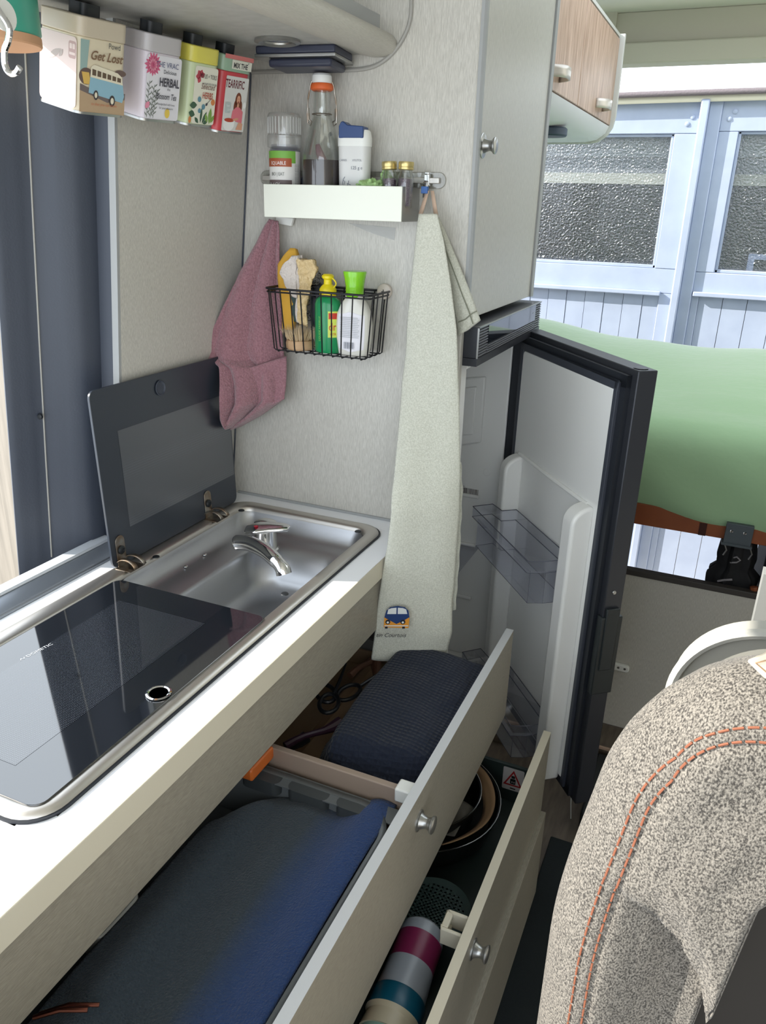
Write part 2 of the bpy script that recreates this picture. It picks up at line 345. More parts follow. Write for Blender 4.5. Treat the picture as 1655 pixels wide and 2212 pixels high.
# ================================================================ KITCHEN BLOCK
FX = -0.521
Y0 = 0.12
wt = thing('worktop', 'white kitchen worktop with a beige front edge running along the van wall', 'worktop', (-0.75,0.75,0.862))
# top as four strips round the sink cut-out
t = MB(); t.box((-0.965,Y0,0.866),(-0.928,YP-0.001,0.9)).box((-0.570,Y0,0.866),(FX-0.002,YP-0.001,0.9)).box((-0.928,Y0,0.866),(-0.570,0.434,0.9)).box((-0.928,1.345,0.866),(-0.570,YP-0.001,0.9))
for xa in (-0.928,-0.600):
    for ya in (0.434,1.315): t.box((xa,ya,0.88),(xa+0.030,ya+0.030,0.8999))
t.build('tabletop', white_top, wt)
box((FX-0.002,Y0,0.8615),(FX,YP-0.001,0.9)).build('edge_strip', beige, wt, bevel=0.001)
cab = thing('kitchen_unit', 'grey laminate kitchen base unit with three pulled-out drawers under the white worktop', 'cabinet', (-0.75,0.75,0.0))
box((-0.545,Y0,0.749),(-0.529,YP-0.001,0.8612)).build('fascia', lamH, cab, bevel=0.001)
box((-0.965,Y0-0.016,0.0),(-0.20,Y0,0.8612)).build('side_panel', lamV, cab)
box((-0.962,1.372,0.0),(-0.532,1.390,0.8612)).build('side_panel', mat('dark_cabinet_inside', (70,68,64), 0.7), cab)
box((-0.962,Y0,0.02),(-0.95,1.37,0.86)).build('back_panel', MATS['dark_cabinet_inside'], cab)
box((-0.95,Y0,0.0),(-0.22,1.388,0.05)).build('plinth', MATS['dark_cabinet_inside'], cab)
box((-0.95,Y0,0.735),(-0.56,1.37,0.745)).build('inner_shelf', MATS['dark_cabinet_inside'], cab)

def knob(parent, x, y, z):
    M = Matrix.Translation((x,y,z)) @ Matrix.Rotation(PI/2,4,'Y')
    MB().lathe([(0.0,0),(0.0165,0),(0.0165,0.0018),(0.0125,0.003),(0.010,0.008),(0.0085,0.013),(0.0095,0.017),(0.0135,0.0205),(0.0138,0.023),(0.0115,0.0245),(0.0,0.025)], M, 28).build('knob', satin, parent)
drawgrey = mat('drawer_grey_metal', (128,126,122), 0.5, 0.2)
# drawer 1
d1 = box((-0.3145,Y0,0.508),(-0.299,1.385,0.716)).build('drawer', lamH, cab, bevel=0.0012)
d1['label'] = 'top drawer, pulled out, with a grey front'
e = box((-0.3145,Y0,0.7158),(-0.299,1.385,0.7168)).build('drawer_edge', mat('light_edge', (196,198,200), 0.4), d1)
dm = MB(); dm.box((-0.90,Y0,0.548),(-0.315,1.37,0.556)).box((-0.90,1.362,0.556),(-0.315,1.370,0.622)).box((-0.90,Y0+0.001,0.556),(-0.892,1.37,0.622)).box((-0.323,Y0,0.556),(-0.316,1.36,0.64))
dm.build('drawer_box', drawgrey, d1, bevel=0.001)
knob(d1, -0.299, 0.861, 0.666)
box((-0.345,0.872,0.675),(-0.316,0.898,0.700)).build('latch', whitep, d1, bevel=0.003)
# drawer 2
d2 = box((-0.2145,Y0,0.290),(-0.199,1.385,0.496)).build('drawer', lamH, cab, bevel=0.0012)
d2['label'] = 'middle drawer holding pans, pulled out further'
box((-0.2145,Y0,0.4958),(-0.199,1.385,0.4968)).build('drawer_edge', beige, d2)
dk = mat('dark_green_drawer_box', (44,56,54), 0.5)
dm = MB(); dm.box((-0.80,Y0,0.30),(-0.215,1.37,0.308)).box((-0.80,1.362,0.308),(-0.215,1.370,0.402)).box((-0.80,Y0,0.308),(-0.792,1.37,0.40)).box((-0.223,Y0,0.308),(-0.216,1.36,0.40))
db2 = dm.build('drawer_box', dk, d2, bevel=0.001)
knob(d2, -0.199, 0.858, 0.456)
lt = MB().box((-0.250,0.846,0.455),(-0.216,0.852,0.487)).box((-0.250,0.880,0.455),(-0.216,0.886,0.487)).box((-0.250,0.852,0.478),(-0.240,0.880,0.487)).box((-0.250,0.852,0.455),(-0.240,0.880,0.464)); lt.build('latch', mat('ivory_plastic', (214,208,190), 0.4), d2, bevel=0.002)
# warning sticker on the far end of drawer 2
F = Face((-0.286,1.362,0.338),(1,0,0),(0,0,1), d2)
F.polys([rrect(0,0,0.046,0.058,0.003)], flat('sticker_white',(205,200,198)), 'warning_sticker')
F.polys([[(0.002,0.012),(0.044,0.012),(0.023,0.053)]], flat('sticker_red',(170,32,36)), 'sticker_triangle')
F.polys([[(0.008,0.016),(0.038,0.016),(0.023,0.0455)]], MATS['sticker_white'], 'sticker_triangle')
F.polys([rrect(0.017,0.017,0.029,0.031,0.002), rrect(0.019,0.032,0.027,0.039,0.002), [(0.018,0.004),(0.030,0.004),(0.030,0.007),(0.018,0.007)]], flat('ink',(20,20,22)), 'bottle_symbol')
F.polys([[(0.020,0.021),(0.0225,0.021),(0.0225,0.024),(0.020,0.024)],[(0.0245,0.021),(0.027,0.021),(0.027,0.024),(0.0245,0.024)]], MATS['sticker_white'], 'bottle_symbol')
# drawer 3
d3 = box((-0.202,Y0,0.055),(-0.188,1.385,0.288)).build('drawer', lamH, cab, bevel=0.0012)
d3['label'] = 'bottom drawer front, just below the pan drawer'
dm = MB(); dm.box((-0.75,Y0,0.07),(-0.205,1.37,0.078)).box((-0.75,1.362,0.078),(-0.205,1.370,0.26)); dm.build('drawer_box', dk, d3)

# window rail at the back of the worktop
rail = thing('wall_rail', 'grey aluminium rail along the back edge of the worktop', 'rail', (-0.985,0.6,0.90))
rail_m = mat('grey_aluminium', (150,156,164), 0.35, 0.6, bump=0.05, scale=120, stretch=(1,0.1,1))
MB().prism([(-1.02,0.862),(-0.9655,0.862),(-0.9655,0.905),(-0.992,0.918),(-1.02,0.918)], -0.4, 1.028, XZ).build('rail_body', rail_m, rail, bevel=0.002)
MB().prism([(-1.02,0.9182),(-0.996,0.9182),(-0.996,0.924),(-1.02,0.924)], -0.4, 1.028, XZ).build('rail_lip', mat('pale_rail_lip', (205,210,216), 0.3), rail, bevel=0.001)

# ================================================================ SINK AND HOB UNIT
combo = thing('hob_and_sink_unit', 'stainless steel sink and hob unit with dark glass lids set in the worktop', 'sink', (-0.75,0.89,0.9))
def ringmesh(b, loops):                         # loops of equal length -> faces between them
    n = len(loops[0]); vs = [v for l in loops for v in l]
    b.add(vs, [(j*n+i, j*n+(i+1) % n, (j+1)*n+(i+1) % n, (j+1)*n+i) for j in range(len(loops)-1) for i in range(n)])
def loop(x0,y0,x1,y1,r,z,n=8): return [Vector((a,b_,z)) for a,b_ in rrect(x0,y0,x1,y1,r,n)]
b = MB(); ringmesh(b, [loop(-0.9305,0.4335,-0.5685,1.3465,0.047,0.9003), loop(-0.9305,0.4335,-0.5685,1.3465,0.047,0.9030), loop(-0.926,0.438,-0.573,1.342,0.044,0.9032)]); b.build('gasket', gasket, combo)
b = MB()
ringmesh(b, [loop(-0.928,0.436,-0.571,1.344,0.045,0.901), loop(-0.926,0.438,-0.573,1.342,0.044,0.9065), loop(-0.920,0.444,-0.579,1.336,0.040,0.9085), loop(-0.898,0.462,-0.592,1.318,0.030,0.9085), loop(-0.894,0.466,-0.596,1.314,0.028,0.9045),
  loop(-0.893,0.468,-0.598,1.312,0.028,0.8985)])
b.build('rim', steel, combo, ang=60)
# hob well (dark, under its lid) and the sink bowl
b = MB(); ringmesh(b, [loop(-0.893,0.468,-0.598,1.312,0.028,0.8985), loop(-0.893,0.468,-0.598,0.93,0.028,0.8985)])
b = MB(); b.add([(-0.893,0.468,0.8975),(-0.598,0.468,0.8975),(-0.598,0.915,0.8975),(-0.893,0.915,0.8975)], [(0,1,2,3)]); b.build('hob_well', steel_b, combo)
b = MB()
ringmesh(b, [loop(-0.893,0.915,-0.598,1.312,0.030,0.8985), loop(-0.890,0.918,-0.601,1.309,0.030,0.893), loop(-0.886,0.922,-0.604,1.300,0.032,0.872), loop(-0.862,0.926,-0.606,1.284,0.030,0.866), loop(-0.820,0.930,-0.610,1.276,0.040,0.862),
 loop(-0.812,0.936,-0.614,1.240,0.045,0.855), loop(-0.800,0.942,-0.618,1.225,0.05,0.80), loop(-0.790,0.952,-0.625,1.212,0.055,0.782), loop(-0.765,0.975,-0.645,1.18,0.05,0.776), loop(-0.72,1.05,-0.69,1.11,0.012,0.774)])
n_ = len(loop(0,0,1,1,0.1,0)); b.f.append([9*n_+i for i in range(n_)])
b.build('sink_bowl', steel_b, combo, ang=80)
MB().lathe([(0.0,0.7765),(0.022,0.7765),(0.026,0.7785),(0.030,0.776)], Matrix.Translation((-0.705,1.08,0)), 24).build('drain', chrome, combo)
for (rx,ry) in ((-0.868,0.975),(-0.868,1.075),(-0.868,1.135)):
    MB().lathe([(0.0042,0),(0.0042,0.0012),(0.0022,0.0028),(0,0.003)], Matrix.Translation((rx,ry,0.869)), 12).build('rivet', chrome, combo)
for (rx,ry) in ((-0.88,1.285),(-0.612,1.296),(-0.606,1.0),(-0.889,1.02)):
    MB().lathe([(0.0,0.0005),(0.0042,0.0012),(0.006,0.0005),(0.0068,-0.001)], Matrix.Translation((rx,ry,0.9085)), 16).build('buffer', black, combo)
# water drops
for i in range(46):
    dx = -0.72+0.10*random.random(); dy = 0.955+0.14*random.random(); r = 0.0010+0.0016*random.random()
    if i == 0: drops = MB()
    drops.lathe([(r,0),(r*0.8,r*0.4),(r*0.4,r*0.6),(0,r*0.65)], Matrix.Translation((dx, dy, 0.7765 + (0.004 if dy < 0.975 else 0))), 8)
drops.build('water_drops', glassm, combo, kind='stuff')
# closed hob lid
HX0,HX1,HY0,HY1,HZ = -0.886,-0.588,0.455,0.916,0.9105
hl = MB().prism(rrect(HX0,HY0,HX1,HY1,0.016,5), HZ-0.0045, HZ, XY).build('hob_lid', lid_plain, combo, bevel=0.0008)
hl['label'] = 'flat dark glass lid over the hob'
hp = MB(); hp.add([(HX0+0.055,HY0+0.04,HZ+0.0003),(HX1-0.075,HY0+0.04,HZ+0.0003),(HX1-0.075,HY1-0.06,HZ+0.0003),(HX0+0.055,HY1-0.06,HZ+0.0003)], [(0,1,2,3)]); hp.build('dot_screen', lid_dots, hl, smooth=False)
hc = at((343,1499), 2, HZ)
MB().lathe([(0.0125,0.0),(0.0165,0.001),(0.017,0.0022),(0.0145,0.003),(0.0125,0.002),(0.0122,0.0)], Matrix.Translation(hc), 28).build('finger_ring', chrome, hl)
MB().lathe([(0.0,0.0004),(0.0123,0.0004)], Matrix.Translation(hc), 24).build('finger_hole', gasket, hl)
# maker's lettering on the glass
F = Face(at((46,1425),2,HZ), (at((98,1395),2,HZ)-at((46,1425),2,HZ)), (0,0,1), hl)
Ud = (at((100,1400),2,HZ)-at((46,1428),2,HZ)).normalized(); Vd = Vector((-Ud.y, Ud.x, 0))
F = Face(at((46,1428),2,HZ), Ud, Vd, hl, 0.0005)
F.text('DOMETIC', 0.010, 0.0, 0.0085, flat('silver_print',(190,194,200),0.3), sx=1.15)
F.polys(stroke([(0,0.001),(0.003,0.005),(0.0055,0.001),(0.008,0.005)],0.001), MATS['silver_print'], 'maker_mark')
for cyb in ():        # burner shapes showing faintly through the glass
    MB().lathe([(0.018,0.0006),(0.0195,0.0006)], Matrix.Translation((cyb[0],cyb[1],HZ)), 24).build('burner_ring', mat('faint_ring'+str(cyb[1]), (44,48,54), 0.2), hl)
# raised sink lid: local frame a along +Y, b up (tilted back), n towards the room
LB = Vector((-0.920,0,0.909)); la = Vector((0,1,0)); 
lb = Vector((-0.035,0,1)).normalized(); ln = la.cross(lb).normalized()
if ln.x < 0: ln = -ln
LID = lambda a, b_, h: Vector((LB.x, a, LB.z)) + lb*b_ + ln*h
sl = MB().prism(rrect(0.942,0.0,1.326,0.316,0.014,5), -0.003, 0.002, LID).build('sink_lid', lid_back, combo, bevel=0.0008)
sl['label'] = 'raised dark glass lid leaning back behind the sink'
b = MB(); b.add([LID(0.995,0.062,0.0024),LID(1.322,0.062,0.0024),LID(1.322,0.238,0.0024),LID(0.995,0.238,0.0024)], [(0,1,2,3)]); b.build('dot_screen', lid_back_dots, sl, smooth=False)
Ml = Matrix.Translation(LID(1.115,0.289,0.002)) @ Matrix((( ln.z and lb.x or lb.x, la.x, ln.x,0),(lb.y,la.y,ln.y,0),(lb.z,la.z,ln.z,0),(0,0,0,1)))
MB().lathe([(0.0105,0.0),(0.013,0.001),(0.0142,0.0022),(0.0125,0.003),(0.0102,0.001)], Ml, 28).build('finger_ring', charc, sl)
for hy in (0.964, 1.222):
    hb = MB()
    hb.prism([(hy-0.011,0.0),(hy+0.011,0.0)] + [(hy+0.011*math.cos(a), 0.046+0.011*math.sin(a)) for a in [PI*i/8 for i in range(9)]], 0.0022, 0.0042, LID)
    hobj = hb.build('hinge', nickel, sl, bevel=0.0004)
    for s_ in (-0.013, 0.009):
        arc = [(-0.926+0.004+0.022*(1-math.cos(a))+0.0, 0.911+0.016*math.sin(a)) for a in [PI*0.08+PI*0.86*i/8 for i in range(9)]]
        q = MB(); q.grid(lambda u, v, arc=arc, s_=s_: Vector((interp(u*8, [(i,)+arc[i] for i in range(9)])[0], hy+s_+0.008*v, interp(u*8, [(i,)+arc[i] for i in range(9)])[1])), 8, 1)
        q.build('hinge_leaf', nickel, hobj, solid=0.0022)
    Ms = Ml.copy(); Ms.translation = LID(hy, 0.030, 0.0042)
    MB().lathe([(0.0075,0),(0.008,0.002),(0.006,0.004),(0.0035,0.0045),(0.003,0.003),(0,0.003)], Ms, 16).build('hinge_bolt', black, hobj)
    box((-0.918,hy-0.018,0.9086),(-0.884,hy+0.020,0.9094)).build('hinge_plate', nickel, hobj)

# tap
tap = thing('tap', 'chrome single-lever tap with a curved spout at the back of the sink', 'tap', (-0.752,1.145,0.862))
def cr(P, n=6):
    out = []
    for i in range(len(P)-1):
        p0 = P[max(i-1,0)]; p1 = P[i]; p2 = P[i+1]; p3 = P[min(i+2, len(P)-1)]
        for k in range(n):
            t_ = k/n; out.append(0.5*((2*p1)+(p2-p0)*t_+(2*p0-5*p1+4*p2-p3)*t_*t_+(3*p1-p0-3*p2+p3)*t_**3))
    out.append(P[-1]); return out
T0 = at((575,1187),2,0.866)
MB().lathe([(0.0,0),(0.026,0),(0.026,0.004),(0.0225,0.006),(0.0225,0.042),(0.0245,0.046),(0.0255,0.052),(0.022,0.059),(0.012,0.064),(0,0.065)], Matrix.Translation(T0), 32).build('tap_body', chrome, tap)
sp = [at((508,1174),2,0.912), at((522,1172),2,0.917), at((545,1176),2,0.922), at((575,1192),2,0.925), at((598,1213),2,0.920), at((610,1228),2,0.912), at((614,1240),2,0.903)]
path = cr(sp); m_ = len(path)
MB().tube(path, [0.009,0.0125,0.0145]+[0.0155-0.0035*i/m_ if i < m_-12 else 0.0122+0.0018*min(1,(i-m_+12)/7) for i in range(3,m_)], 18).build('spout', chrome, tap)
lp = [at((531,1147),2,0.926), at((556,1142),2,0.933), at((585,1140),2,0.936), at((612,1141),2,0.936), at((625,1143),2,0.935)]
wd = [0.014,0.026,0.021,0.015,0.009]
lv = MB(); d_ = (lp[-1]-lp[0]); d_.z = 0; d_.normalize(); sd_ = Vector((-d_.y, d_.x, 0))
def lever(u, v):
    k = u*4; c = Vector(interp(k, [(i,)+tuple(lp[i]) for i in range(5)])); w__ = interp(k, [(i, wd[i]) for i in range(5)])[0]
    return c + sd_*w__*(2*v-1) + Vector((0,0,0.006*(1-(2*v-1)**2)*(1-0.5*u)))
lv.grid(lever, 16, 8); lv.build('lever', chrome, tap, solid=0.008, sub=1)
MB().lathe([(0.004,0),(0.004,0.0006),(0,0.0008)], Matrix.Translation(at((553,1137),2,0.9425)), 12).build('hot_mark', flat('red_mark',(190,40,60)), tap)

# ================================================================ TALL CABINET, FRIDGE
tall = thing('tall_cupboard', 'tall grey laminate cupboard with a round knob above the fridge', 'cabinet', (-0.7,1.65,1.32))
box((-0.995,1.41,1.322),(-0.467,1.90,2.215)).build('body', lamV, tall)
box((-0.4665,1.412,1.3225),(-0.449,1.880,2.212)).build('door', lamV, tall, bevel=0.001)
MB().prism([(1.881,-0.467),(1.8985,-0.467),(1.8985,-0.447),(1.895,-0.443),(1.881,-0.445)], 1.3225, 2.212, lambda a,b_,h: Vector((b_,a,h))).build('edge_profile', lamD, tall)
MB().prism([(1.394,-0.467),(1.4105,-0.467),(1.4105,-0.447),(1.407,-0.4435),(1.397,-0.4435),(1.394,-0.447)], 1.3225, 2.212, lambda a,b_,h: Vector((b_,a,h))).build('edge_profile', lamD, tall)
knob(tall, -0.449, 1.437, 1.617)
MB().lathe([(0.0,0),(0.020,0),(0.0205,0.001),(0.019,0.002),(0.0,0.002)], Matrix.Translation((-0.449,1.437,1.617)) @ Matrix.Rotation(PI/2,4,'Y'), 28).build('knob_rosette', satin, tall)

fr = thing('fridge', 'white-lined compressor fridge with its dark door swung open below the tall cupboard', 'fridge', (-0.65,1.65,0.28))
# control panel with grille
PXf = -0.424; cy0, cy1, cz0, cz1 = 1.411, 1.9115, 1.2525, 1.3105
box((-0.60,cy0,cz0),(PXf-0.003,cy1,cz1)).build('control_panel', charc2, fr, bevel=0.001)
slatm = mat('slat_grey', (126,128,134), 0.4, 0.3)
g = MB()
for k in range(11):
    z = cz0+0.003+k*0.0052
    g2 = box((PXf-0.003,cy0+0.006,z),(PXf-0.0002,cy0+0.062,z+0.0021)); g2.build('slat', slatm, fr)
    box((PXf-0.003,cy1-0.056,z),(PXf-0.0002,cy1-0.004,z+0.0021)).build('slat', slatm, fr)
for k in range(4):
    z = cz0+0.002+k*0.0044; box((PXf-0.003,cy0+0.064,z),(PXf-0.0002,cy1-0.058,z+0.0019)).build('slat', slatm, fr)
box((PXf-0.0032,cy0+0.006,cz0),(PXf-0.0028,cy1-0.004,cz1-0.002)).build('grille_back', flat('near_black',(14,16,20)), fr)
box((PXf-0.003,cy0+0.063,cz0+0.020),(PXf,cy1-0.057,cz1-0.002)).build('display', mat('display_glass', (30,34,42), 0.03, ior=2.2), fr)
box((PXf-0.003,cy0,cz1-0.0015),(PXf+0.0004,cy1,cz1)).build('panel_edge', satin, fr)
box((PXf-0.003,cy0,cz0),(PXf+0.0004,cy0+0.0015,cz1)).build('panel_edge', satin, fr)
F = Face((PXf,cy1-0.075,cz1-0.018),(0,-1,0),(0,0,1), fr)
F = Face((PXf,cy1-0.085,cz1-0.020),(0,1,0),(0,0,1), fr)
F.polys([[(0,0),(0.004,0.0),(0.005,0.002),(0.001,0.002)],[(0.007,0),(0.010,0),(0.011,0.002),(0.008,0.002)],[(0.013,0),(0.017,0),(0.018,0.002),(0.014,0.002)]], flat('silver_print',(190,194,200)), 'panel_icons')
# housing: outer box open to +x, walls y 1.415..1.90
ix0, ix1, iy0, iy1, iz0, iz1 = -0.90, -0.474, 1.45, 1.87, 0.325, 1.222
b = MB()
b.box((-0.93,1.41,0.27),(-0.455,iy0,1.252)).box((-0.93,iy1,0.27),(-0.474,1.905,1.252)).box((-0.93,iy0,iz1),(-0.455,iy1,1.252)).box((-0.93,iy0,0.27),(-0.455,iy1,iz0)).box((-0.93,iy0,iz0),(ix0,iy1,iz1))
b.build('liner', linerw, fr, bevel=0.004, seg=3)
box((-0.474,1.408,1.238),(-0.4245,1.91,1.2525)).build('top_frame', charc2, fr)
box((-0.4735,1.868,0.27),(-0.425,1.9065,1.2525)).build('frame_post', gasket, fr, bevel=0.003)
box((-0.93,1.410,0.0),(-0.46,1.905,0.268)).build('base', mat('fridge_base_dark', (40,42,46), 0.6), fr)
# moulded relief on the far inner wall
def relief(u, v): 
    return None
b = MB().prism([(-0.62,0.93),(-0.535,0.955),(-0.534,1.126),(-0.62,1.11)], iy1-0.010, iy1+0.001, XZ); b.build('moulding', linerw, fr, bevel=0.005, seg=3)
b = MB().prism([(-0.60,0.965),(-0.555,0.975),(-0.554,1.10),(-0.60,1.09)], iy1-0.016, iy1-0.008, XZ); b.build('moulding', linerw, fr, bevel=0.005, seg=3)
for zz_ in (0.50,0.66,0.80):
    box((-0.86,iy1-0.008,zz_),(-0.53,iy1+0.001,zz_+0.010)).build('shelf_rib', linerw, fr, bevel=0.003)
MB().lathe([(0,0.001),(0.009,0.001),(0.010,0)], Matrix.Translation((-0.515,iy1,0.876)) @ Matrix.Rotation(PI/2,4,'X'), 20).build('plug', linerw, fr)
F = Face((-0.60,iy1,0.808),(1,0,0),(0,0,1), fr)
xx = 0.0; bars = []
random.seed(3)
while xx < 0.066:
    bw = random.choice([0.0006,0.001,0.0015]); bars.append([(xx,0),(xx+bw,0),(xx+bw,0.016),(xx,0.016)]); xx += bw+random.choice([0.0006,0.0009,0.0013])
F.polys(bars, flat('barcode_brown',(84,72,70)), 'barcode', kind='stuff')
F.text('0058 1180084041', 0.004, 0.0185, 0.0035, MATS['barcode_brown']); F.text('No 2176088 9', 0.012, -0.005, 0.003, MATS['barcode_brown'])
# shelves inside: crisper glass and drawer partly hidden
box((-0.89,1.452,0.66),(-0.52,1.868,0.664)).build('glass_shelf', binm, fr)
# the door: local a along the door from the hinge, b inwards, z up
HP = Vector((-0.413,1.877,0)); du = Vector((0.623,-0.782,0)).normalized(); dn = Vector((du.y,-du.x,0))
D = lambda a, b_, z: HP + du*a + dn*b_ + Vector((0,0,z))
def dbox(m_, a0,b0,z0,a1,b1,z1):
    vs = [D(*p) for p in ((a0,b0,z0),(a1,b0,z0),(a1,b1,z0),(a0,b1,z0),(a0,b0,z1),(a1,b0,z1),(a1,b1,z1),(a0,b1,z1))]
    return m_.add(vs, [(3,2,1,0),(4,5,6,7),(0,1,5,4),(1,2,6,5),(2,3,7,6),(3,0,4,7)])
dz0, dz1 = 0.262, 1.250
door = dbox(MB(), 0.0,0.0,dz0,0.492,0.040,dz1).build('door', charc2, fr, bevel=0.002)
door['label'] = 'open dark grey door with a white lining and clear bins'
gb = MB(); 
for (a0,z0,a1,z1) in ((0.008,dz0+0.01,0.030,dz1-0.012),(0.452,dz0+0.01,0.474,dz1-0.012),(0.008,dz1-0.036,0.474,dz1-0.012),(0.008,dz0+0.01,0.474,dz0+0.032)): dbox(gb, a0,0.040,z0,a1,0.050,z1)
gb.build('door_gasket', gasket, door, bevel=0.003, seg=3)
gb = MB()
for (a0,z0,a1,z1) in ((0.022,dz0+0.02,0.034,dz1-0.026),(0.441,dz0+0.02,0.456,dz1-0.026),(0.022,dz1-0.044,0.456,dz1-0.026)): dbox(gb, a0,0.040,z0,a1,0.056,z1)
gb.build('inner_gasket', mat('soft_gasket', (58,62,72), 0.5), door, bevel=0.003, seg=3)
lo = rrect(0.032, dz0+0.034, 0.446, dz1-0.042, 0.012, 4)
MB().prism(lo, 0.040, 0.055, lambda a,b_,h: D(a,h,b_)).build('door_liner', linerw, door, bevel=0.004, seg=3)
for (a0,a1) in ((0.052,0.088),(0.385,0.430)):   # raised side rails with rounded tops
    pr = [(0.053,0.285),(0.100,0.285),(0.100,0.925)] + [(0.053+0.047*math.cos(t_*PI/16), 0.925+0.038*math.sin(t_*PI/16)) for t_ in range(1,9)]
    b = MB().prism(pr, a0, a1, lambda a,b_,h: D(h,a,b_)); b.build('side_rail', linerw, door, bevel=0.007, seg=4)
b = MB().tube([D(0.070,0.057,0.965), D(0.24,0.058,0.962), D(0.405,0.057,0.960)], 0.005, 10); b.build('cross_rib', linerw, door)
def bin_(z0, z1, nm):
    fl = MB(); outer = [(0.092,0.062),(0.382,0.062),(0.382,0.125),(0.374,0.160),(0.050,0.160),(0.044,0.105),(0.092,0.100)]
    n = len(outer); zt, zb = z1, z0
    low = [(0.10,0.064),(0.376,0.064),(0.376,0.12),(0.368,0.152),(0.060,0.152),(0.055,0.105),(0.10,0.100)]
    vs = [D(a,b_,zt) for a,b_ in outer] + [D(a,b_,zt-0.027) for a,b_ in outer] + [D(a*0.985+0.002,b_-0.003,zt-0.028) for a,b_ in low] + [D(a,b_-0.003,zb+ (0.0 if a > 0.2 else 0.0)) for a,b_ in low]
    fs = [(j*n+i,(i+1)%n+j*n,(i+1)%n+(j+1)*n,i+(j+1)*n) for j in range(3) for i in range(n)] + [[3*n+i for i in range(n)]]
    fl.add(vs, fs); o = fl.build(nm, binm, door, smooth=False)
    e = MB().tube([D(a,b_,zt) for a,b_ in outer], 0.0011, 6, closed=True).tube([D(a,b_,zt-0.027) for a,b_ in outer], 0.0009, 6, closed=True).tube([D(a,b_-0.003,zb) for a,b_ in low], 0.0006, 6, closed=True)
    e.tube([D(0.368,0.149,zb), D(0.368,0.149,zt-0.027)], 0.0006, 6).tube([D(0.376,0.117,zb), D(0.376,0.117,zt-0.027)], 0.0005, 6)
    e.build('bin_edge', binedge, o)
    return o
bin_(0.725, 0.828, 'door_bin')
bin_(0.315, 0.410, 'door_bin')
MB().lathe([(0.004,0.0),(0.0,0.0008)], Matrix.Translation(D(0.480,0.03,0.80)) , 10).build('screw', chrome, door)
MB().lathe([(0.012,0.0003),(0.0135,0.0012),(0.012,0.0014)], Matrix.Translation(D(0.470,0.022,dz1)), 24).build('hinge_cap', charc2, door)
lk = MB(); dbox(lk, 0.4925,0.006,0.62,0.500,0.036,0.765); dbox(lk, 0.478,-0.004,0.56,0.497,0.044,0.745); lk.build('lock_plate', mat('lock_plate_black', (34,40,42), 0.45), door, bevel=0.002)
MB().lathe([(0.0045,0),(0.0035,0.0012),(0,0.0015)], Matrix.Translation(D(0.493,0.022,0.80)) @ Matrix.Rotation(math.atan2(du.y,du.x),4,'Z') @ Matrix.Rotation(PI/2,4,'Y'), 12).build('screw', satin, door)

# ================================================================ OVERHEAD SHELF WITH LIP
osh = thing('overhead_shelf', 'grey overhead shelf with a rounded front moulding above the worktop', 'shelf', (-0.78,0.6,1.757))
shm = mat('shelf_underside', (170,170,166), 0.5, c2=(182,182,178), mixs=40)
MB().box((-0.905,0.35,1.757),(-0.66,YP-0.001,1.772)).box((-0.985,0.35,1.757),(-0.905,1.025,1.772)).build('shelf_board', shm, osh)  # outer strip added past the wall side to shade the tin tops
bul = [(-0.665,1.757),(-0.640,1.7515),(-0.620,1.7515),(-0.604,1.756),(-0.597,1.765),(-0.598,1.775),(-0.606,1.784),(-0.617,1.787),(-0.665,1.787)]
MB().prism(bul, 0.35, YP-0.002, XZ).build('front_moulding', mat('moulding_grey', (184,181,172), 0.45, c2=(196,193,184), scale=150, stretch=(9,0.6,9)), osh, ang=60)
box((-0.628,0.35,1.787),(-0.6165,YP-0.030,1.8085)).build('lip', lamD, osh, bevel=0.001)
# rubber outline profile on the partition
tp = [(548,156),(640,154),(745,152),(800,146),(835,127),(860,100),(877,70),(884,50),(888,25),(889,-30)]
tpts = cr([at(p,1,YP-0.002) for p in tp], 5)
tag(MB().tube([Vector((-0.886,YP-0.002,1.737))]+tpts, 0.0035, 8).build('rubber_profile', rubber), 'thin grey rubber profile curving along the partition under the overhead shelf', 'trim')
# spotlight
sp_ = thing('spotlight', 'round chrome spotlight set into the shelf underside', 'lamp', (-0.735,1.235,1.757))
Msp = Matrix.Translation((-0.738,1.236,1.757))
MB().lathe([(0.036,0.0),(0.037,-0.004),(0.030,-0.006),(0.024,-0.003),(0.023,0.0)], Msp, 36).build('ring', satin, sp_)
MB().lathe([(0.023,-0.001),(0.017,-0.0025),(0.0,-0.003)], Msp, 28).build('lens', chrome, sp_)
# detector unit
dv = thing('shelf_light_unit', 'flat navy plastic unit with a silver band under the overhead shelf', 'light', (-0.735,1.32,1.757))
nv = mat('navy_plastic', (52,56,74), 0.4)
ROTD = Matrix.Translation((-0.738,1.325,0)) @ Matrix.Rotation(math.radians(8),4,'Z')
box((-0.070,-0.047,1.7445),(0.070,0.047,1.757), ROTD).build('housing', nv, dv, bevel=0.003)
box((-0.071,-0.048,1.7395),(0.071,0.048,1.7445), ROTD).build('silver_band', satin, dv, bevel=0.001)
box((-0.052,-0.036,1.727),(0.060,0.040,1.7395), ROTD).build('lower_housing', nv, dv, bevel=0.004)

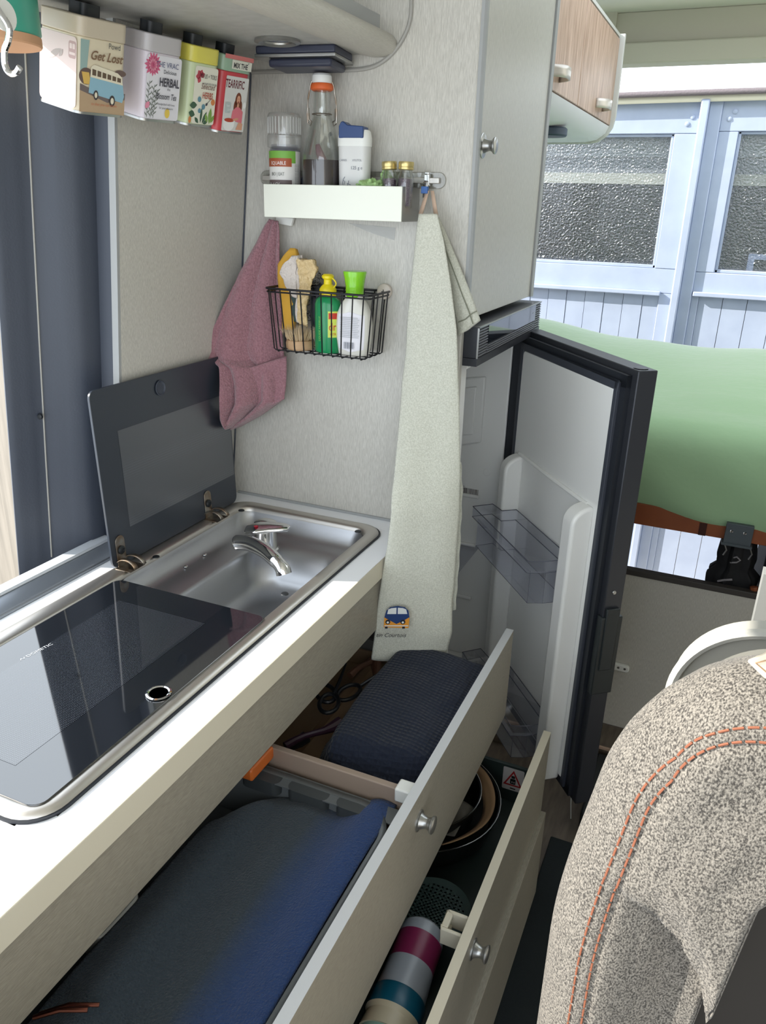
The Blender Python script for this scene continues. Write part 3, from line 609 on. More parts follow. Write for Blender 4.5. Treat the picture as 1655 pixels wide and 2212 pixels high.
# ================================================================ TINS
TR = {}
yaw, rx_, ry_ = math.radians(-7.0), math.radians(3.0), math.radians(13.4)
MT = Matrix.Rotation(rx_,3,'X') @ Matrix.Rotation(ry_,3,'Y') @ Matrix.Rotation(yaw,3,'Z')
ta, tb, tz = MT @ Vector((1,0,0)), MT @ Vector((0,1,0)), MT @ Vector((0,0,1))
KS = 0.91
def tin(c, w1, w2, h, body, lid, label, rs=0.012):
    C0 = EYE + (Vector(c)-EYE)*KS; w1 *= KS; w2 *= KS; h *= KS
    t = thing('storage_tin', label, 'tin', C0 - tz*h, 'decorated storage tins hanging under the overhead shelf')
    # local: a from -w1..0 , b 0..w2
    f = lambda a, b_, z: C0 + ta*a + tb*b_ + tz*z
    o = rrect(-w1, 0, 0, w2, rs, 5); e = 0.0012
    bd = MB(); bd.prism([(a,b_) for a,b_ in o], -h, -0.2*h, f); bod = bd.build('tin_body', body, t, bevel=0.0012)
    ob = rrect(-w1-e, -e, e, w2+e, rs+e, 5)
    MB().prism(ob, -h-0.001, -h+0.0022, f).build('bottom_rim', satin, t)
    MB().prism(ob, -0.2*h, 0.0, f).build('lid', lid, t, bevel=0.0015)
    magnet = MB().prism(rrect(-w1*0.7, w2*0.3, -w1*0.3, w2*0.7, 0.008, 4), 0.0, 0.014, f).build('magnet', black, t)
    A = Face(f(-w1,0,-h), ta, tz, t, 0.0003)       # left face, seen from the left
    B = Face(f(0,0,-h), tb, tz, t, 0.0003)         # front face towards the room
    return A, B, w1, w2, h*0.8, t
c1 = flat('tin_cream',(216,204,178),0.3); c1b = flat('tin_pinkish',(214,196,190),0.28)
pb = flat('print_brown',(96,78,62)); 
A,B,w1,w2,hb_,t1 = tin((-0.902,0.980,1.752),0.087,0.089,0.124, c1, flat('tin_lid_cream',(196,184,164),0.3), 'large cream tin at the left with a blue camper van picture')
A.polys([rrect(0.004,0.004,w1-0.004,hb_-0.003,0.006)], c1b, 'picture')
A.polys([rrect(0.060,0.062,0.074,0.082,0.003)], flat('faint_rose',(180,152,148)), 'bus_outline'); A.polys([rrect(0.062,0.073,0.0665,0.079,0.001),rrect(0.0675,0.073,0.072,0.079,0.001),[(0.0615,0.066),(0.0725,0.066),(0.0725,0.069),(0.0615,0.069)]], c1b, 'bus_outline')
A.polys([leaf(0.020,0.055,0.030,0.004,0.5), leaf(0.042,0.060,0.012,0.003,0.9)], flat('faint_grey',(176,164,158)), 'lizard_picture')
B.polys([[(0.002,hb_*0.45),(0.012,hb_*0.5),(0.016,hb_-0.003),(0.002,hb_-0.003)]], flat('sky_teal',(150,176,172)), 'picture')
B.polys([[(0.002,0.002),(w2-0.002,0.002),(w2-0.002,0.022),(w2*0.6,0.016),(0.002,0.028)]], flat('sand',(178,152,122)), 'picture')
B.polys([[(0.002,0.036),(0.002,0.028),(w2*0.6,0.016),(w2-0.002,0.022),(w2-0.002,0.030),(w2*0.55,0.024)]], flat('road_grey',(110,98,96)), 'picture')
B.polys([disc(0.012,hb_*0.50,0.010,ru=0.012)], flat('tree_brown',(104,84,78)), 'tree_picture'); B.polys([disc(w2-0.012,hb_*0.60,0.004,ru=0.010)], flat('tree_brown',(104,84,78)), 'tree_picture'); B.polys([[(0.008,0.036),(0.020,0.036),(0.016,0.050),(0.004,0.050)]], flat('bush_yellow',(214,176,92)), 'bush_picture')
vb = 0.016
B.polys([[(vb,0.026),(vb+0.058,0.018),(vb+0.061,0.026),(vb+0.058,0.040),(vb+0.002,0.045)]], flat('van_blue',(140,180,198)), 'van_picture')
B.polys([[(vb+0.002,0.045),(vb+0.058,0.040),(vb+0.055,0.050),(vb+0.048,0.054),(vb+0.008,0.060),(vb+0.003,0.057)]], flat('van_cream',(226,218,196)), 'van_picture')
B.polys([[(vb+0.005+i*0.0085,0.0475-0.0008*i),(vb+0.0115+i*0.0085,0.0470-0.0008*i),(vb+0.0115+i*0.0085,0.0540-0.0012*i),(vb+0.005+i*0.0085,0.0550-0.0012*i)] for i in range(6)], pb, 'van_picture')
B.polys([disc(vb+0.012,0.024,0.006,ru=0.004), disc(vb+0.040,0.019,0.007,ru=0.005)], flat('tyre',(62,58,60)), 'van_picture'); B.polys([disc(vb+0.012,0.024,0.0035,ru=0.0022), disc(vb+0.040,0.019,0.004,ru=0.0028)], MATS['van_cream'], 'van_picture')
B.text('Get Lost', 0.016, 0.066, 0.015, flat('script_brown',(124,96,72)), shear=0.35, sx=1.0, bold=0.0003)
B.text('Powd', 0.046, 0.0815, 0.0095, flat('felt_pen',(80,82,82)), sx=0.95); B.text('to that you can shore', 0.020, 0.0115, 0.0050, flat('rust_print',(190,112,80)), shear=0.2)
A,B,w1,w2,hb_,t2 = tin((-0.888,1.106,1.752),0.068,0.078,0.122, flat('tin_lilac',(206,198,206),0.3), flat('tin_lid_silver',(184,180,182),0.3), 'white and lilac tea tin with a pink flower and herbal lettering')
pk = flat('flower_pink',(206,96,132)); pk2 = flat('flower_rose',(222,140,164))
B.polys([rrect(0.002,0.003,w2-0.002,hb_-0.003,0.004)], flat('tin_white',(222,220,226),0.3), 'picture')
random.seed(5)
B.polys([leaf(0.013,hb_-0.016,0.013+0.004*random.random(),0.0026,i*2*PI/16) for i in range(16)], pk, 'flower_picture'); B.polys([leaf(0.013,hb_-0.016,0.009,0.002,0.2+i*2*PI/12) for i in range(12)], pk2, 'flower_picture'); B.polys([leaf(0.013,hb_-0.016,0.005,0.0014,0.4+i*2*PI/8) for i in range(8)], pk, 'flower_picture')
gr = flat('rosemary_green',(96,104,92))
for k,(u0,u1,v1) in enumerate(((0.006,0.008,0.052),(0.013,0.018,0.048),(0.018,0.024,0.042))):
    B.polys(stroke([(u0,0.004),((u0+u1)/2,0.03),(u1,v1)],0.0007) + [leaf(u0+(u1-u0)*j/12,0.006+(v1-0.006)*j/12,0.0075,0.0007,(0.7 if j%2 else 2.3)) for j in range(12)], gr, 'rosemary_picture')
B.polys([disc(0.046,0.012,0.0065,ru=0.005)], flat('blossom_yellow',(226,196,84)), 'blossom_picture')
B.polys([leaf(0.002,0.016,0.012,0.004,0.9)], pk2, 'petal_picture')
ik = flat('ink_dark',(62,60,70))
B.text('THE VRAC', 0.018, hb_-0.017, 0.010, flat('felt_blue',(92,96,128)), sx=0.95)
B.text('Delicious', 0.033, 0.064, 0.0072, ik, sx=0.95); B.text('HERBAL', 0.026, 0.0475, 0.0155, ik, sx=0.72, bold=0.0004); B.text('the', 0.042, 0.0425, 0.005, ik); B.text('Blossom Tea', 0.0205, 0.0305, 0.0115, ik, shear=0.3, sx=0.68, bold=0.0001)
B.text('Handpicked with love', 0.024, 0.0225, 0.0042, ik, sx=0.95); B.text('for your pleasure', 0.028, 0.0175, 0.0042, ik, sx=0.95)
A,B,w1,w2,hb_,t3 = tin((-0.882,1.209,1.752),0.068,0.070,0.120, flat('tin_pale_green',(196,208,170),0.3), flat('tin_lid_yellow',(218,208,92),0.3), 'pale green herb tin with a yellow lid')
B.polys([rrect(0.010,0.003,w2-0.003,hb_-0.004,0.004)], flat('tin_offwhite',(226,224,208),0.3), 'picture')
B.polys([leaf(0.022,hb_-0.018,0.010,0.004,a) for a in (0.5,1.3,2.2,3.2,4.3)], flat('rose_red',(186,72,84)), 'rose_picture')
B.polys([leaf(0.004,0.028,0.016,0.005,0.1),leaf(0.003,0.018,0.014,0.005,-0.2),leaf(0.034,0.004,0.020,0.003,1.1),leaf(0.030,0.004,0.024,0.0025,1.5),leaf(0.026,0.004,0.012,0.003,2.4),leaf(0.036,0.004,0.012,0.003,0.4)], flat('leaf_dark',(62,92,70)), 'leaf_picture')
B.polys([leaf(0.050,0.004,0.024,0.004,1.5),leaf(0.046,0.006,0.014,0.003,2.0),leaf(0.053,0.006,0.014,0.003,1.0)], flat('leaf_bright',(124,160,76)), 'leaf_picture')
B.polys([disc(0.024,0.038,0.004),disc(0.034,0.028,0.004),disc(0.026,0.022,0.0035)], flat('thistle_blue',(96,140,156)), 'thistle_picture')
B.polys([disc(0.0545,0.036,0.0045),disc(0.006,0.008,0.005,ru=0.003)], flat('orange_fruit',(206,130,74)), 'fruit_picture'); B.polys(stroke([(0.040,0.032),(0.050,0.041)],0.0008)+[leaf(0.038,0.030,0.006,0.002,0.7)], ik, 'spoon_picture')
B.text('INFUS + TOILS', 0.022, hb_-0.0195, 0.0085, flat('felt_dark',(52,50,54)), sx=0.66); B.text('HAND-PICKED FOR YOU', 0.026, hb_-0.028, 0.0038, ik, sx=0.80)
B.text('Selected', 0.0245, 0.053, 0.0115, flat('print_dark_red',(110,60,52)), shear=0.3, sx=0.78); B.text('HERBS', 0.029, 0.040, 0.0125, flat('print_red',(176,80,62)), sx=0.66, bold=0.0002)
A,B,w1,w2,hb_,t4 = tin((-0.880,1.296,1.752),0.068,0.076,0.124, flat('tin_red',(196,66,74),0.3), flat('tin_lid_sage',(148,176,152),0.3), 'red tea tin with a green lid beside the partition')
lo_ = MB(); B.polys([rrect(0.010,0.003,w2-0.004,hb_-0.006,0.002)], flat('poster_grey',(216,216,212),0.3), 'picture')
B.text('TEARRIFIC', 0.0095, hb_-0.0225, 0.0165, flat('tea_letters',(104,44,52)), sx=0.60, bold=0.0004)
B.polys([disc(0.044,0.050,0.012,ru=0.0075), disc(0.038,0.040,0.010,ru=0.004), disc(0.051,0.040,0.010,ru=0.004)], flat('hair_brown',(122,66,44)), 'poster_woman_hair')
B.polys([disc(0.0445,0.051,0.0065,ru=0.0042), [(0.042,0.040),(0.047,0.040),(0.047,0.048),(0.042,0.048)]], flat('skin_print',(214,158,128)), 'poster_woman_face')
B.polys([disc(0.0445,0.048,0.0014,ru=0.001), disc(0.0428,0.0525,0.0005,ru=0.0007), disc(0.0462,0.0525,0.0005,ru=0.0007)], flat('mouth_red',(150,36,44)), 'poster_woman_mouth')
B.polys([[(0.030,0.020),(0.032,0.034),(0.040,0.040),(0.049,0.040),(0.058,0.034),(0.058,0.016)]], flat('dress_pink',(220,120,132)), 'poster_woman_dress')
B.polys([disc(0.026,0.014,0.011,ru=0.014,a0=PI,a1=2*PI,n=14)+[(0.040,0.020),(0.012,0.020)], disc(0.060,0.044,0.005,ru=0.0036)], flat('cup_white',(236,236,234)), 'poster_cup')
B.polys([disc(0.026,0.0195,0.003,ru=0.012)], flat('tea_red',(178,70,48)), 'poster_tea'); B.polys([[(0.044,0.006),(0.060,0.006),(0.060,0.016),(0.050,0.018)], leaf(0.034,0.020,0.016,0.002,0.2)], MATS['skin_print'], 'poster_hand')
B.polys([rrect(0.014,0.030,0.026,0.046,0.002)], flat('tag_grey',(182,192,190)), 'tea_tag'); B.text('TIME', 0.0150,0.0385,0.005, flat('tag_white',(236,238,238)), sx=0.8); B.text('DAY', 0.0185,0.0335,0.005, MATS['tag_white'], sx=0.8)
ff = Face(B.O + B.V*(hb_), B.U, B.V, t4, 0.0018)
ff.polys([[(0.018,0.0045),(w2-0.003,0.0045),(w2-0.003,0.0175),(0.018,0.0175)]], flat('label_white',(222,222,208)), 'paper_label'); ff.text('MIX THE', 0.022, 0.0065, 0.0105, flat('felt_dark',(52,50,54)), sx=0.85, bold=0.0003); ff.polys(stroke([(0.0565,0.0145),(0.0585,0.0165)],0.001), MATS['felt_dark'], 'accent_mark')
ff.polys([[(0.0,0.018),(w2,0.018),(w2,0.0242),(0.0,0.0242)]], flat('tin_rose_band',(206,120,116)), 'rose_band')

# hook and cup at the left edge
hk = thing('hanging_hook', 'bright metal hook hanging under the shelf at the left edge', 'hook', (-0.80,0.74,1.70))
hpth = [at((-20,-5),1,0.73), at((6,36),1,0.73), at((20,62),1,0.73), at((17,90),1,0.73), at((10,110),1,0.73), at((11,140),1,0.73), at((20,157),1,0.73), at((34,158),1,0.73), at((43,145),1,0.73)]
MB().tube(cr(hpth,4), 0.0035, 10).build('hook_wire', chrome, hk)
MB().lathe([(0.0,0.0),(0.014,0.0),(0.016,0.006),(0.0,0.007)], Matrix.Translation(at((2,34),1,0.74)) @ Matrix.Rotation(PI/2,4,'Y'), 24).build('hook_pad', whitep, hk)
cup = thing('turquoise_mug', 'turquoise mug with a cork base hanging beside the tins', 'mug', (-0.85,0.86,1.68))
Mc = Matrix.Translation((-0.878,0.805,1.686)) @ Matrix.Scale(0.9,4)
MB().lathe([(0.0,0.012),(0.058,0.012),(0.060,0.016),(0.060,0.072),(0.058,0.073),(0.056,0.070),(0.056,0.018),(0.0,0.016)], Mc, 48).build('mug_body', mat('turquoise_enamel', (66,160,138), 0.35), cup)
MB().lathe([(0.0,0.0),(0.058,0.0),(0.0595,0.002),(0.0595,0.012),(0.0,0.012)], Mc, 48).build('cork_base', mat('cork', (204,158,122), 0.8), cup)

# ================================================================ SPICE SHELF ON THE PARTITION
SZ = 1.4905
rk = thing('wall_shelf', 'white box-front shelf fixed to the partition holding jars', 'shelf', (-0.68,1.35,SZ))
TL = math.radians(-0.6)
b = MB(); b.box((-0.819,1.311,SZ),(-0.546,1.314,SZ+0.056)); b.build('front_panel', mat('white_lacquer', (238,240,228), 0.35), rk, bevel=0.001)
b = MB(); b.box((-0.549,1.314,SZ),(-0.546,YP-0.002,SZ+0.056)).box((-0.819,1.314,SZ),(-0.816,YP-0.002,SZ+0.056)).box((-0.816,1.314,SZ),(-0.549,YP-0.002,SZ+0.004)).box((-0.816,YP-0.004,SZ),(-0.549,YP-0.002,SZ+0.05)); b.build('shelf_tray', satin, rk)
hr = thing('hook_rail', 'clear and steel hook rail mounted on the partition behind the spice shelf', 'rail', (-0.68,YP,1.558))
MB().prism(rrect(-0.874,1.545,-0.497,1.572,0.013,6), YP-0.004, YP, XZ).build('clear_plate', clear('clear_plate', (244,244,242), 0.1, 0.3), hr, bevel=0.001)
box((-0.866,YP-0.010,1.5535),(-0.507,YP-0.004,1.563)).build('steel_bar', steel, hr, bevel=0.001)
hh = MB().box((-0.533,YP-0.016,1.549),(-0.523,YP-0.010,1.568)).box((-0.532,YP-0.016,1.568),(-0.524,YP-0.002,1.572)).box((-0.533,YP-0.020,1.530),(-0.524,YP-0.016,1.556)); hh.build('sliding_hook', chrome, hr, bevel=0.001)
box((-0.534,YP-0.026,1.537),(-0.522,YP-0.018,1.5485)).build('blue_clip', flat('clip_blue',(72,112,178)), hr, bevel=0.001)
SH = SZ+0.0045
# pepper grinder jar
def jarM(x, y, z): return Matrix.Translation((x,y,z))
pg = thing('pepper_grinder_jar', 'clear pepper grinder jar with a green and brown label on the wall shelf', 'jar', (-0.797,1.352,SH))
M = jarM(-0.797,1.352,SH)
MB().lathe([(0,0.001),(0.026,0.001),(0.028,0.004),(0.028,0.108),(0.025,0.113),(0.024,0.118),(0.022,0.118),(0.023,0.112),(0.026,0.107),(0.026,0.005),(0,0.004)], M, 36).build('glass_body', binm, pg)
cap = MB().lathe([(0.026,0.112),(0.031,0.114),(0.031,0.132),(0.0295,0.134),(0.0295,0.164),(0.027,0.169),(0,0.1695)], M, 36); cap.build('grinder_cap', clear('clear_cap_plastic', (251,251,250), 0.12, 0.3, (225,225,222), 0.18), pg)
cap = MB()
for k in range(28):
    a = 2*PI*k/28; cap.box((-0.0008,0.0288,0.136),(0.0008,0.0302,0.162), M @ Matrix.Rotation(a,4,'Z'))
cap.build('cap_ridges', mat('cap_ridge', (225,225,222), 0.2, alpha=0.7), pg, kind='stuff')
def wrap(M, r, a0, a1, z0, z1, m, name, parent, n=20):
    b = MB(); b.grid(lambda u, v: M @ Vector((r*math.cos(a0+(a1-a0)*u), r*math.sin(a0+(a1-a0)*u), z0+(z1-z0)*v)), n, 1); return b.build(name, m, parent)
def wraptext(t, M, r, amid, z, size, m, parent, sx=1.0, rot=False):
    c = bpy.data.curves.new('t','FONT'); c.body = t; c.size = size; c.align_x = 'CENTER'; c.resolution_u = 2
    o = bpy.data.objects.new('t', c); COL.objects.link(o); me = bpy.data.meshes.new_from_object(o); bpy.data.objects.remove(o)
    b = MB(); V = []
    for q in me.vertices:
        x, y = q.co.x*sx, q.co.y
        if rot: x, y = -q.co.y, q.co.x*sx
        a = amid + x/r; V.append(M @ Vector((r*math.cos(a), r*math.sin(a), z+y)))
    b.add(V, [list(p.vertices) for p in me.polygons]); bpy.data.meshes.remove(me)
    return b.build('lettering', m, parent, smooth=False)
vm = -PI/2+0.52-0.0        # direction towards the camera
M0_ = M; M = M @ Matrix.Translation((0,0,0.013))
pl = wrap(M,0.0283,vm-1.9,vm+1.4,0.006,0.094,flat('label_paper',(226,224,220)),'label',pg)
wrap(M,0.0286,vm-1.9,vm+0.75,0.074,0.094,flat('label_green',(120,176,72)),'label',pg); wrap(M,0.0287,vm-1.9,vm+0.45,0.068,0.082,flat('label_rust',(166,84,50)),'label',pg); wrap(M,0.0286,vm-1.9,vm+0.45,0.006,0.046,flat('label_brown',(108,92,92)),'label',pg)
wt_ = flat('letter_white',(240,238,236)); wraptext('EQUABLE', M,0.0289,vm-0.45,0.071,0.0085,wt_,pg,0.85); wraptext('BIO | EAT', M,0.0289,vm-0.5,0.053,0.008,flat('letter_grey',(92,98,92)),pg,0.8)
wraptext('BLACK', M,0.0289,vm-0.75,0.034,0.011,wt_,pg,0.75); wraptext('PEPPER', M,0.0289,vm-0.65,0.021,0.012,wt_,pg,0.75)
for k in range(3): wraptext('Ingredients: poivre noir grains bio', M,0.0286,vm+0.75+0.14*k,0.050,0.0035,flat('letter_fine',(110,106,106)),pg,0.95,True)
M = M0_
MB().lathe([(0,0.005),(0.0255,0.005),(0.0255,0.046),(0,0.049)], M, 24).build('peppercorns', mat('peppercorns', (40,32,30), 0.8, bump=1, scale=250), pg, kind='stuff')
# swing-top bottle
sb = thing('swing_top_bottle', 'tall swing-top glass bottle half full of dark vinegar on the wall shelf', 'bottle', (-0.72,1.352,SH))
M = jarM(-0.720,1.352,SH)
bo = [(0.0,0.001),(0.033,0.001),(0.036,0.004),(0.036,0.094),(0.0345,0.105),(0.0215,0.150),(0.0165,0.162),(0.0155,0.170),(0.0165,0.174),(0.0155,0.179),(0.0150,0.206),(0.0165,0.208),(0.0165,0.211)]
MB().lathe(bo + [(r-0.0022,z) for r,z in bo[::-1][:-1]] , M, 40).build('glass_body', clear('bottle_glass', (252,253,252), 0.04, 0.2), sb)
MB().lathe([(0,0.003),(0.033,0.003),(0.034,0.006),(0.034,0.093),(0,0.0935)], M, 36).build('vinegar', mat('dark_vinegar', (44,31,31), 0.3), sb)
MB().tube([M @ Vector(p) for p in ((0.004,-0.005,0.09),(-0.003,-0.004,0.105),(-0.008,-0.002,0.118))], [0.009,0.007,0.004], 10).build('shallot', mat('mauve_shallot',(132,96,104),0.5), sb)
MB().lathe([(0.0165,0.203),(0.0195,0.205),(0.020,0.210),(0.018,0.214),(0.0,0.214)], M, 28).build('rubber_ring', flat('orange_rubber',(226,106,52)), sb)
MB().lathe([(0.0,0.214),(0.0165,0.214),(0.0175,0.218),(0.0170,0.226),(0.0145,0.229),(0,0.2295)], M, 28).build('stopper', whitep, sb)
RV = Matrix.Rotation(0.45,4,'Z')
wl = lambda P_: [M @ RV @ Vector(p) for p in P_]
sb_w = MB()
for s_ in (-1,1):
    sb_w.tube(wl([(s_*0.017,0,0.218),(s_*0.020,0.002,0.212),(s_*0.024,0,0.190),(s_*0.026,0,0.168),(s_*0.025,0.001,0.153),(s_*0.0205,0.001,0.149),(s_*0.019,0.001,0.155),(s_*0.023,0.001,0.158),(s_*0.0235,0,0.176)]), 0.0015, 8)
sb_w.tube(wl([(0.017*math.cos(2*PI*k/24),0.017*math.sin(2*PI*k/24),0.1665) for k in range(24)]), 0.001, 6, closed=True)
sb_w.build('wire_bail', nickel, sb)
# white dispenser
dp = thing('shaker_bottle', 'flat translucent white shaker bottle with a navy flip cap on the wall shelf', 'bottle', (-0.655,1.352,SH))
M = jarM(-0.655,1.352,SH) @ Matrix.Rotation(0.1,4,'Z')
def rr3(w_, d_, r, z): return [M @ Vector((a,b_,z)) for a,b_ in rrect(-w_/2,-d_/2,w_/2,d_/2,r,5)]
b = MB(); L_ = [rr3(0.050,0.026,0.012,0.0), rr3(0.054,0.030,0.013,0.004), rr3(0.058,0.032,0.014,0.115)]; ringmesh(b, L_); b.f += [list(range(24))[::-1], [48+i for i in range(24)]]; b.build('bottle_body', mat('milky_plastic', (214,214,212), 0.3), dp, ang=50)
b = MB(); ringmesh(b, [rr3(0.060,0.034,0.015,0.115), rr3(0.060,0.034,0.015,0.128), rr3(0.056,0.030,0.013,0.138), rr3(0.052,0.026,0.011,0.141)]); b.f += [list(range(24))[::-1], [72+i for i in range(24)]]; b.build('shoulder', whitep, dp, ang=50)
b = MB(); b.prism([(-0.024,0.1275),(0.021,0.1275),(0.021,0.146),(-0.008,0.148),(-0.012,0.151),(-0.016,0.154),(-0.020,0.153),(-0.024,0.146)], -0.018, 0.010, lambda a,b_,h: M @ Vector((a,h,b_))); b.build('flip_cap', flat('navy_cap',(44,70,120),0.35), dp, bevel=0.0015)
F = Face(M @ Vector((-0.027,-0.0155,0)), M.to_3x3() @ Vector((1,0,0)), (0,0,1), dp, 0.0012)
lg = flat('print_grey',(122,126,138)); F.text('125 g e', 0.025, 0.078, 0.0075, lg); F.text('XYLITOL', 0.028,0.091,0.0045, lg); F.text('CARIES', 0.004,0.091,0.0045, lg)
F.polys(stroke([(0.010,0.052),(0.012,0.062),(0.015,0.066)],0.0008)+stroke([(0.013,0.052),(0.015,0.058),(0.012,0.060)],0.0008)+stroke([(0.020,0.050),(0.022,0.060)],0.0008)+stroke([(0.019,0.055),(0.026,0.053)],0.0008), flat('print_navy',(60,70,96)), 'figures_picture')
for k in range(5): F.polys([[(0.006,0.042-0.005*k),(0.046-0.004*(k%2),0.042-0.005*k),(0.046-0.004*(k%2),0.0431-0.005*k),(0.006,0.0431-0.005*k)]], flat('print_pale',(178,180,184)), 'small_print')
# green cloth
def blobcloth(name, center, rad, m, label, cat, seed, amp=0.35, zs=0.6):
    b = MB(); c = Vector(center)
    def f(u, v):
        th = 2*PI*u; ph = PI*v; d = Vector((math.sin(ph)*math.cos(th), math.sin(ph)*math.sin(th), math.cos(ph)))
        k = 1+amp*noise.noise(d*2.2+Vector((seed,0,0)))+amp*0.6*abs(noise.noise(d*4.5+Vector((0,seed,0))))
        return c + Vector((d.x*rad[0], d.y*rad[1], d.z*rad[2]))*k
    b.grid(f, 48, 24); return tag(b.build(name, m), label, cat)
gcl = mat('lime_cloth', (160,196,130), 0.95, c2=(176,210,146), mixs=200, bump=0.6, scale=500)
blobcloth('folded_cloth', (-0.618,1.338,SZ+0.049), (0.026,0.018,0.015), gcl, 'crumpled lime green cloth poking out of the wall shelf', 'cloth', 3.1, 0.7)
blobcloth('cloth_end', (-0.598,1.360,SZ+0.062), (0.010,0.008,0.022), gcl, 'upright lime green cloth corner behind the little jars', 'cloth', 9.3, 0.5)
# two tiny jars
for k, (x_, lb_) in enumerate(((-0.579,'left of the two tiny glass jars with gold lids'),(-0.553,'right of the two tiny glass jars with gold lids'))):
    tj = thing('mini_jar', lb_ + ' on the wall shelf', 'jar', (x_,1.338,SH), 'tiny gold-lidded jars on the wall shelf'); M = Matrix.Translation((x_,1.338,SH+0.018)) @ Matrix.Rotation(-0.05+0.08*k,4,'Y')
    MB().lathe([(0,0),(0.013,0),(0.014,0.002),(0.014,0.050),(0.011,0.056),(0.0105,0.062),(0.0095,0.062),(0.0125,0.050),(0.0125,0.003),(0,0.003)], M, 24).build('glass_body', clear('mini_glass%d' % k, (246,247,246), 0.05, 0.2), tj)
    MB().lathe([(0,0.003),(0.0122,0.003),(0.0122,0.046),(0,0.047)], M, 20).build('dried_flowers', mat('purple_grains%d' % k, (70,50,72), 0.8, c2=(140,120,140), mixs=600, scale=600, bump=0.6), tj, kind='stuff')
    MB().lathe([(0.012,0.060),(0.0132,0.061),(0.0132,0.064),(0.0125,0.0645),(0.0132,0.067),(0.0132,0.071),(0.0125,0.073),(0,0.0735)], M, 28).build('gold_lid', mat('gold%d' % k, (206,188,130), 0.3, 0.8), tj)
MB().lathe([(0.0,0.0),(0.011,0.0),(0.011,0.062),(0.004,0.072),(0,0.074)], Matrix.Translation((-0.765,1.375,SH)), 16).build('x', nv).name = 'dark_vial'
tag(bpy.data.objects['dark_vial'], 'small dark vial just behind the pepper jar on the wall shelf', 'bottle')
tag(MB().add([at((752,482),1,YP-0.0012),at((855,492),1,YP-0.0012),at((852,519),1,YP-0.0012),at((806,505),1,YP-0.0012)], [(0,1,2,3)]).build('tape_strip', clear('clear_tape',(250,250,250),0.3,0.1,(188,188,184),0.45), smooth=False), 'clear adhesive strip slanting on the partition below the wall shelf', 'tape')

# ================================================================ WIRE BASKET AND CONTENTS
bk = thing('wire_basket', 'black wire basket fixed to the partition holding washing-up things', 'basket', (-0.70,1.34,1.25))
bx0,bx1,by0,by1,bz,bt = -0.812,-0.594,1.293,1.388,1.249,1.366
tb_ = lambda x, t_: x + (-0.70-x)*0.09*(1-t_)
top = [(a,b_,bt) for a,b_ in rrect(bx0,by0,bx1,by1,0.010,4)]
MB().tube(top, 0.0021, 8, closed=True).build('top_rim', blackw, bk)
top2 = [(a,b_,bt-0.006) for a,b_ in rrect(bx0+0.001,by0+0.001,bx1-0.001,by1-0.001,0.010,4)]
MB().tube(top2, 0.0016, 8, closed=True).build('top_rim', blackw, bk)
for k in range(10):
    x_ = bx0+0.012+(bx1-bx0-0.024)*k/9; xb = tb_(x_,0)
    MB().tube([(x_,by0,bt),(xb,by0+0.006,bz+0.004),(xb,by0+0.010,bz),(xb,by1-0.006,bz),(xb,by1-0.002,bz+0.004),(x_,by1,bt)], 0.0013, 6).build('wire', blackw, bk)
for k in range(4):
    y_ = by0+0.014+(by1-by0-0.028)*k/3
    MB().tube([(bx0,y_,bt),(tb_(bx0,0),y_,bz+0.004),(tb_(bx0,0)+0.004,y_,bz+0.0015),(tb_(bx1,0)-0.004,y_,bz+0.0015),(tb_(bx1,0),y_,bz+0.004),(bx1,y_,bt)], 0.0013, 6).build('wire', blackw, bk)
kn = MB().lathe([(0,0),(0.013,0),(0.0145,0.002),(0.014,0.008),(0.011,0.010),(0,0.0105)], Matrix.Translation((-0.607,YP-0.001,1.365)) @ Matrix.Rotation(PI/2,4,'X'), 28).build('suction_knob', mat('pearl_plastic',(206,196,184),0.3), bk)
MB().box((-0.004,-0.0007,0.0106),(0.004,0.0007,0.0112),Matrix.Translation((-0.607,YP-0.001,1.365)) @ Matrix.Rotation(PI/2,4,'X')).box((-0.0007,-0.004,0.0106),(0.0007,0.004,0.0112),Matrix.Translation((-0.607,YP-0.001,1.365)) @ Matrix.Rotation(PI/2,4,'X')).build('screw_slot', black, kn)
BZ = bz+0.003
# washing-up liquid (green)
wl1 = thing('washing_up_bottle', 'green washing-up liquid bottle with a yellow pull cap in the basket', 'bottle', (-0.695,1.335,BZ))
M = Matrix.Translation((-0.6985,1.333,BZ))
gm = mat('green_bottle', (22,140,84), 0.3, coat=0.3)
MB().lathe([(0,0),(0.024,0),(0.026,0.003),(0.026,0.088),(0.0235,0.097),(0.016,0.103),(0.012,0.105),(0,0.105)], M, 36, 1, 0.75).build('bottle_body', gm, wl1)
ym = flat('yellow_plastic',(236,214,30),0.35)
MB().lathe([(0.0,0.104),(0.0155,0.104),(0.016,0.110),(0.016,0.116),(0.012,0.122),(0.008,0.125),(0.0075,0.133),(0.011,0.136),(0.0115,0.140),(0.008,0.143),(0,0.1435)], M, 28).build('pull_cap', ym, wl1)
MB().tube([M @ Vector((0.009+0.009*math.sin(PI*k/8), -0.002, 0.137-0.0045*k*0.55)) for k in range(9)], 0.0014, 8).build('cap_loop', ym, wl1)
wrap(M @ Matrix.Scale(0.76,4,Vector((0,1,0))),0.0262,vm-0.15,vm+1.05,0.030,0.078,flat('label_lemon',(206,222,92)),'label',wl1)
wrap(M @ Matrix.Scale(0.76,4,Vector((0,1,0))),0.0264,vm-0.1,vm+0.7,0.064,0.075,flat('label_deep_red',(196,56,34)),'label',wl1)
Mw = M @ Matrix.Scale(0.77,4,Vector((0,1,0)))
